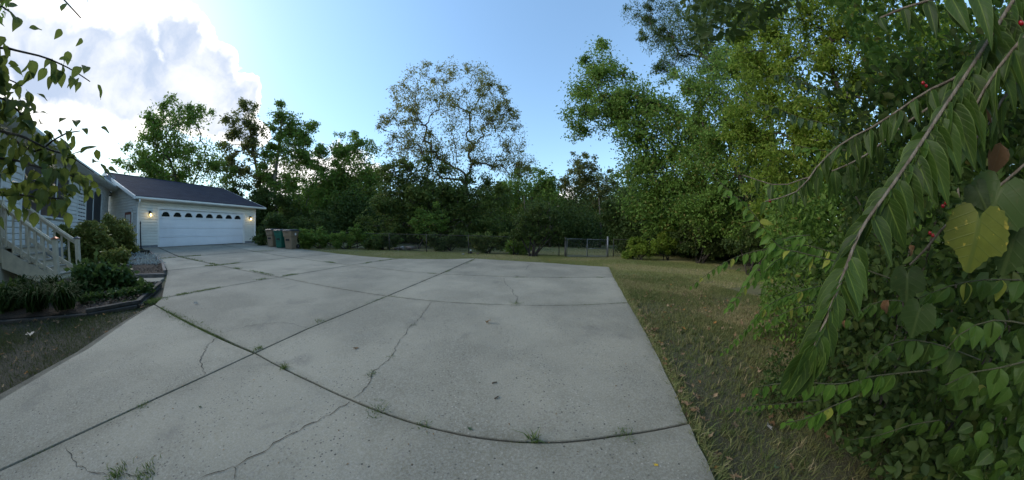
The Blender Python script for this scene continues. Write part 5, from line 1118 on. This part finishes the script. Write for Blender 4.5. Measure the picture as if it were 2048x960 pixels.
spray(hsA, [(2070, 130, .95), (2010, 190, .93), (1960, 270, .92), (1860, 330, .92), (1790, 345, .92)], .08, 'big', .045, .003, .0018, 0, .9, .4, .2)
hsB = empty('honeysuckle_shrub', (2.3, .9, FZ(2.3, .9)), 'honeysuckle sprays of small paired leaves reaching left over the grass', 'shrub')
spray(hsB, [(1790, 560, 1.6), (1700, 530, 1.5), (1600, 505, 1.4), (1555, 490, 1.35), (1500, 420, 1.30), (1440, 365, 1.28), (1388, 308, 1.26)], .070, 'spray', .040, .0034, .0012, 3, .75, .5, .45, mat=STEMG)
spray(hsB, [(1720, 520, 1.7), (1650, 500, 1.65), (1595, 490, 1.6), (1500, 505, 1.55), (1440, 530, 1.52), (1383, 572, 1.50)], .070, 'spray', .040, .003, .0011, 2, .9, .25, .2, mat=STEMG)
spray(hsB, [(1620, 470, 1.5), (1560, 482, 1.45), (1512, 540, 1.42), (1478, 590, 1.40), (1456, 616, 1.39)], .070, 'spray', .034, .0026, .0011, 1, .7, .5, .4, mat=STEMG)
spray(hsB, [(1600, 500, 1.6), (1555, 520, 1.55), (1522, 550, 1.52), (1500, 568, 1.5)], .070, 'spray', .036, .0024, .0011, 1, .85, .3, .3, mat=STEMG)
spray(hsB, [(1740, 560, 1.8), (1640, 572, 1.7), (1545, 605, 1.6), (1492, 660, 1.55), (1445, 705, 1.52)], .070, 'spray', .038, .003, .0011, 2, .8, .35, .35, mat=STEMG)
spray(hsB, [(1700, 620, 1.6), (1620, 610, 1.55), (1560, 630, 1.5), (1525, 655, 1.48), (1510, 668, 1.47)], .070, 'spray', .045, .0026, .0011, 2, .9, .3, .2, mat=STEMG)
spray(hsB, [(1860, 740, 1.10), (1750, 752, 1.02), (1680, 768, .98), (1590, 764, .95), (1512, 774, .93)], .070, 'spray', .034, .0026, .0014, 3, 1.0, .12, .05, taper=.2, mat=STEMG)
spray(hsB, [(1640, 800, 1.15), (1560, 808, 1.12), (1500, 812, 1.1), (1430, 823, 1.08)], .030, 'spray', .026, .0018, .0008, 2, 1.0, .15, .1, mat=STEMG)
spray(hsB, [(1720, 790, 1.0), (1660, 815, .97), (1622, 834, .95), (1572, 846, .94)], .070, 'spray', .028, .0024, .0014, 1, 1.0, .25, .1, mat=STEMG)
spray(hsB, [(1690, 270, 1.9), (1660, 250, 1.85), (1600, 235, 1.8), (1550, 215, 1.78), (1500, 200, 1.76)], .062, 'blue', .055, .003, .0013, 0, .9, .3, .2, mat=STEMG)
spray(hsB, [(1640, 180, 1.7), (1600, 160, 1.7), (1560, 150, 1.7), (1530, 155, 1.7)], .06, 'blue', .06, .003, .0013, 0, .9, .3, .2, mat=STEMG)
spray(hsB, [(1700, 300, 1.5), (1640, 300, 1.45), (1590, 290, 1.42), (1560, 285, 1.4)], .055, 'spray', .045, .003, .0013, 0, .6, .5, .4, mat=STEMG)
hsC = empty('leafy_shrub', (2.4, .1, FZ(2.4, .1)), 'dense leafy shrub filling the lower right corner', 'shrub')
spray(hsC, [(1960, 720, 1.2), (1880, 690, 1.1), (1810, 680, 1.02), (1760, 700, .98), (1730, 740, .96)], .072, 'shade', .045, .0022, .001, 1, .85, .35, .2, mat=STEMG)
spray(hsC, [(2060, 650, 1.1), (1990, 640, 1.05), (1930, 660, 1.0), (1890, 700, .97)], .072, 'shade', .045, .0022, .001, 0, .85, .35, .2, mat=STEMG)
spray(hsC, [(2060, 720, 1.0), (2000, 735, .98), (1940, 745, .95), (1890, 770, .93)], .072, 'shade', .05, .0022, .001, 0, .85, .35, .2, mat=STEMG)
spray(hsC, [(2040, 560, 1.3), (1960, 560, 1.25), (1890, 575, 1.2), (1830, 600, 1.2)], .072, 'shade', .05, .0022, .001, 0, .85, .35, .2, mat=STEMG)
spray(hsC, [(1880, 840, 1.3), (1820, 850, 1.25), (1760, 870, 1.2), (1700, 880, 1.18)], .072, 'shade', .05, .0022, .001, 0, .85, .35, .2, mat=STEMG)
spray(hsC, [(1850, 620, 1.4), (1790, 600, 1.35), (1740, 610, 1.3), (1700, 640, 1.28)], .072, 'shade', .05, .0022, .001, 0, .85, .35, .2, mat=STEMG)
lob = [(1640, 540, 70, 2.3), (1720, 560, 80, 2.0), (1800, 520, 80, 1.8), (1900, 560, 90, 1.6), (2000, 600, 90, 1.5), (1680, 640, 70, 2.0), (1760, 680, 80, 1.7), (1860, 700, 90, 1.4), (1960, 720, 90, 1.35), (2030, 800, 80, 1.25), (1700, 760, 60, 1.7), (1790, 800, 80, 1.5), (1900, 830, 90, 1.3), (1980, 900, 80, 1.2), (1720, 850, 55, 1.5), (1800, 900, 70, 1.35), (1640, 680, 40, 2.1), (1900, 440, 80, 1.6), (1990, 480, 80, 1.5), (1860, 930, 70, 1.3), (1650, 800, 30, 1.55), (1660, 600, 50, 2.1)]
cand = []
for k in range(3600):
    l = lob[int(gl_.integers(0, len(lob)))]; a = gl_.uniform(0, 2*math.pi); r_ = l[2]*math.sqrt(gl_.random()); p = at(l[0]+r_*math.cos(a), l[1]+r_*math.sin(a), l[3]+abs(gl_.normal(0, .28)))
    if p[2] < FZ(p[0], p[1])+.03: p[2] = FZ(p[0], p[1])+.03+.2*gl_.random()
    cand.append(p)
cand.sort(key=lambda p: np.linalg.norm(p-CAMP)); rest = cand[200:]
for p in cand[:200]:
    tc = norm(CAMP-p); v = LD['shade']; put_leaf(v[int(gl_.integers(0, 4 if gl_.random() < .12 else 3))], p, np.array([0, 0, -.7])+gl_.normal(0, .45, 3), tc*.5+np.array([0, 0, .5])+gl_.normal(0, .4, 3), gl_.uniform(.040, .068), hsC)
rest = np.array(rest); n = len(rest); v, f = leaf_arrays6(rest, rand_dirs(n, gl_, -.5, .8), gl_.uniform(.035, .07, n), gl_.uniform(.02, .04, n), gl_)
o = fast_mesh('foliage', v, f, LV['dark'], hsC, np.repeat(gl_.uniform(0, .95, (n, 3)), 6, 0)); o['kind'] = 'stuff'
for i in range(26):
    b_ = np.array([gl_.uniform(2.0, 3.2), gl_.uniform(-.6, .5), 0]); b_[2] = FZ(b_[0], b_[1]); e_ = b_+np.array([gl_.uniform(-.5, .2), gl_.uniform(-.3, .4), gl_.uniform(.6, 1.6)]); m_ = (b_+e_)/2+gl_.normal(0, .12, 3)
    MB().tube(resample([b_, m_, e_], .12), .0055, 5).build('stem', BARK if i % 3 else STEM, hsC)
# deep, shaded inside of the thicket
def mass(name, label, az0, az1, r0, r1, h, n, lf, leaf, seed):
    g_ = np.random.default_rng(seed); a = R(1)*g_.uniform(az0, az1, n); rr = r0+(r1-r0)*g_.uniform(0, 1, n)**1.3; z = g_.uniform(0, 1, n)**.9*h; p = np.stack([np.sin(a)*rr, np.cos(a)*rr, z], 1); p[:, 2] += gz(p[:, 0], p[:, 1])
    k = patchy(p[:, 0]*2.2+p[:, 2], p[:, 1]*2.2-p[:, 2]*.7, 1.9, seed) > .34; p = p[k]; n = len(p); v, f = leaf_arrays6(p, rand_dirs(n, g_, -.4, .8), lf*g_.uniform(.6, 1.3, n), lf*.55*g_.uniform(.7, 1.2, n), g_)
    tag(fast_mesh(name, v, f, LV[leaf], None, np.repeat(g_.uniform(0, .95, (n, 3)), 6, 0)), label, kind='stuff')
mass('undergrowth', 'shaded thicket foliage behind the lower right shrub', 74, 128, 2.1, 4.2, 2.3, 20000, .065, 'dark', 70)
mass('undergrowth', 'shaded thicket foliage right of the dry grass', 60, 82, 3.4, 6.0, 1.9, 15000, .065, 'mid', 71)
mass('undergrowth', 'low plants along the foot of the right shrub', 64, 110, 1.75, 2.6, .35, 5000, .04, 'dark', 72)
mass('overhead_foliage', 'dark foliage overhead in the upper right corner', 82, 120, 2.2, 4.5, 5.5, 22000, .075, 'mid', 73)
# berries, vine with big lobed leaves, dry leaves
BERRY = mat_plain('red_berry', (.28, .008, .012), .25, .1, 40)
for px, py, D in ((1886, 412, .9), (1892, 406, .91), (1866, 471, .92), (1860, 466, .93), (1926, 414, .85), (1932, 420, .85), (1934, 266, .9), (1846, 166, .9), (1852, 172, .91), (2043, 46, .75), (1540, 402, .8)):
    c = at(px, py, D); MB().lathe([(.0001, -.0045), (.003, -.0034), (.0045, 0), (.003, .0034), (.0001, .0045)], 10, tuple(c)).build('berry', BERRY, hsA)
def vine_leaf_data(name, mat, seed, tooth=.04, curl=.25):
    r_ = random.Random(seed); K = 56; out = []
    for i in range(K):
        a = 2*math.pi*i/K; th = a-math.pi/2
        c_ = abs((a+math.pi) % (2*math.pi)-math.pi)          # 0 at the tip, pi at the stalk
        rr = float(np.interp(c_, [0, .35, .75, 1.05, 1.45, 1.9, 2.35, 2.75, 3.14], [.62, .47, .40, .50, .47, .45, .48, .44, .20])); rr *= 1+tooth*(1 if i % 2 else -.6)*r_.uniform(.5, 1.3)
        out.append((rr*math.sin(a), .42+rr*math.cos(a)))
    vs = [(0, .40, .03)]; uv = [(.5, .40)]
    for f in (.5, 1):
        for x, y in out: X_, Y_ = x*f, .42+(y-.42)*f; vs.append((X_, Y_, -.18*curl*4*(X_*X_)-curl*.6*(Y_-.4)**2+.02*math.sin(14*X_+seed))); uv.append((.5+X_, Y_))
    fs = [(0, 1+i, 1+(i+1) % K) for i in range(K)]+[(1+i, 1+K+i, 1+K+(i+1) % K, 1+(i+1) % K) for i in range(K)]
    me = bpy.data.meshes.new(name); me.from_pydata(vs, [], fs); me.update(); l = me.uv_layers.new(name='UVMap')
    for lp in me.loops: l.data[lp.index].uv = uv[lp.vertex_index]
    me.polygons.foreach_set('use_smooth', [True]*len(fs)); me.materials.append(mat); return me
vi = empty('grape_vine', (1.5, -.2, FZ(1.5, -.2)), 'vine with large toothed yellow green leaves hanging in the shrub', 'vine')
MB().tube(resample([at(2080, 300, .9), at(2000, 370, .87), at(1960, 400, .85), at(1900, 440, .88), at(1850, 500, .9), at(1820, 530, .9)], .05), .0028, 6).build('stem', STEM, vi)
for px, py, D, s, dx, dz, m_, lb in ((1962, 405, .82, .125, .15, -.9, GRAPY, 'large yellow green toothed leaf'), (2010, 345, .84, .125, .3, -.7, GRAPM, None), (1945, 362, .84, .06, -.2, -.5, GRAPM, None), (1815, 530, .88, .085, -.1, -1, GRAPM, None), (1845, 600, .86, .085, .1, -1, GRAPM, None), (2040, 420, .9, .12, .2, -.8, GRAPM, None), (1790, 425, .95, .07, -.2, -.9, GRAPM, None)):
    p = at(px, py, D); tc = norm(CAMP-p); o = put_leaf(vine_leaf_data('vine_leaf', m_, int(px)), p, np.array([dx*.2, dx, dz]), tc+gl_.normal(0, .18, 3), s, vi)
    if lb: o['label'] = lb
dl = 0
for px, py, D, s, lb in ((2000, 285, .95, .085, 'large curled brown dry leaf caught high in the shrub'), (1776, 600, .95, .05, 'narrow curled orange brown leaf hanging in the shrub'), (1821, 490, 1.1, .035, 'small pale dry lobed leaf hanging in the shrub'), (1966, 205, .85, .04, 'small orange dry leaf hanging near the main branch'), (1690, 640, 1.5, .05, 'brown withered leaf low in the honeysuckle sprays')):
    p = at(px, py, D); o = put_leaf(leaf_data('dry_leaf', DRYM, .7 if s > .1 else .5, .3, 1.2, .10, 1.5, .6, dl), p, np.array([.1, gl_.uniform(-.4, .4), -.8]), norm(CAMP-p)+gl_.normal(0, .3, 3), s, None, 'dry_leaf'); tag(o, lb, 'leaf', 'dry leaves caught in the shrub'); dl += 1

# ================================================================== DOGWOOD at the left edge
dg = empty('dogwood_tree', (-4.7, -2.0, FZ(-4.7, -2.0)), 'broad leaved small tree reaching in at the upper left edge', 'tree')
tb = np.array([-4.7, -2.0, FZ(-4.7, -2.0)-.05]); tt = np.array([-4.3, -1.5, 1.5])
MB().tube([tb, tb+(tt-tb)*.5+np.array([.05, 0, 0]), tt, tt+np.array([.1, .1, 1.2]), tt+np.array([.2, .3, 2.2])], [.10, .085, .07, .05, .03], 8).build('trunk', BARK, dg)
def dog_branch(px, n_leaf, D=3.1, s=.108, attach=1.0):
    q = [at(x, y, D+.25*gl_.normal()*.4) for x, y in px]; a0 = tt+(np.array([.2, .3, 2.2]))*attach; pts = resample([a0, (a0+q[0])/2+np.array([0, 0, .1])]+q, .08); n = len(pts)
    MB().tube(pts, list(np.linspace(.018, .004, n)), 6).build('limb', BARKD, dg); vis = resample(q, .04)
    for k in range(int(n_leaf*1.08)):
        p = vis[int(gl_.integers(0, len(vis)))]; tw = gl_.normal(0, .065, 3); p2 = p+tw; tc = norm(CAMP-p2)
        put_leaf(LD['dog'][int(gl_.integers(0, 3))], p2, np.array([0, 0, -.55])+norm(tw)*.6+gl_.normal(0, .25, 3), np.array([0, 0, .8])+tc*.45+gl_.normal(0, .3, 3), s*gl_.uniform(.7, 1.15), dg)
dog_branch([(-60, 250), (0, 262), (50, 275), (100, 300), (140, 312), (188, 345)], 46, attach=.35)
dog_branch([(-60, 310), (20, 318), (80, 335), (130, 347), (175, 365)], 54, attach=.25)
dog_branch([(-60, 375), (10, 385), (60, 392), (100, 396), (140, 398)], 44, 3.0, attach=.15)
dog_branch([(-60, 180), (0, 195), (30, 215), (55, 245), (65, 265)], 40, attach=.6)
dog_branch([(-60, 110), (0, 95), (40, 103), (90, 115), (125, 130), (150, 143), (180, 163)], 30, attach=.8)
dog_branch([(-60, 150), (-10, 150), (20, 160), (45, 172)], 26, attach=.7)
dog_branch([(-60, 20), (0, 12), (22, 25), (40, 45)], 14, attach=.95)
dog_branch([(60, -70), (110, -20), (140, 12), (162, 36)], 9, 2.6, .07, attach=1.0)
dog_branch([(60, 300), (100, 285), (130, 268), (160, 262)], 14, attach=.35)

# the rest of its crown, beside and behind the camera's edge of view
gd = np.random.default_rng(91); n = 9000; u_ = rand_dirs(n, gd); rr = gd.uniform(0, 1, n)**.4; p = np.array([-4.9, -2.3, 3.3])+u_*rr[:, None]*np.array([1.7, 1.6, 1.5])
k = np.degrees(np.arctan2(p[:, 0], p[:, 1])); p = p[(k < -104) | (k > 0)]; n = len(p)
v, f = leaf_arrays(p, rand_dirs(n, gd, -.5, .8), gd.uniform(.07, .12, n), gd.uniform(.045, .075, n), gd); o = fast_mesh('crown', v, f, LV['mid'], dg, np.repeat(gd.uniform(0, .9, (n, 3)), 4, 0))

xp = []
for px in ([(0, 262), (50, 275), (100, 300), (140, 312), (180, 342)], [(0, 315), (80, 335), (130, 347), (170, 363)], [(0, 384), (60, 392), (100, 396), (135, 398)], [(0, 195), (30, 215), (55, 245)], [(0, 110), (0, 160), (30, 168)], [(0, 235), (40, 250), (80, 290)], [(0, 345), (60, 362), (120, 375)]):
    q = resample([at(x, y, 3.15) for x, y in px], .03); xp += [q[int(gd.integers(0, len(q)))]+gd.normal(0, .07, 3) for _ in range(20)]
xp = np.array(xp); n = len(xp); v, f = leaf_arrays6(xp, rand_dirs(n, gd, -.6, .7), gd.uniform(.07, .105, n), gd.uniform(.045, .07, n), gd, .1); o = fast_mesh('foliage', v, f, mat_leaf('leaf_dogwood_far', (.034, .055, .011), (.075, .10, .02), None, .45), dg, np.repeat(gd.uniform(0, 1, (n, 3)), 6, 0)); o['kind'] = 'stuff'

# unseen leaves added above the view to keep sky light off the near shrub
gu = np.random.default_rng(92); n = 16000; a = R(1)*gu.uniform(52, 150, n); rr = gu.uniform(.7, 3.2, n); z = gu.uniform(2.2, 4.6, n); k = (z-EYE)/rr > .80; a, rr, z = a[k], rr[k], z[k]; n = len(a)
p = np.stack([np.sin(a)*rr, np.cos(a)*rr, z], 1); v, f = leaf_arrays(p, rand_dirs(n, gu, -.5, .8), gu.uniform(.05, .10, n), gu.uniform(.025, .05, n), gu)
o = fast_mesh('added_canopy', v, f, LV['dark'], hsA, np.repeat(gu.uniform(0, .9, (n, 3)), 4, 0)); o['kind'] = 'stuff'
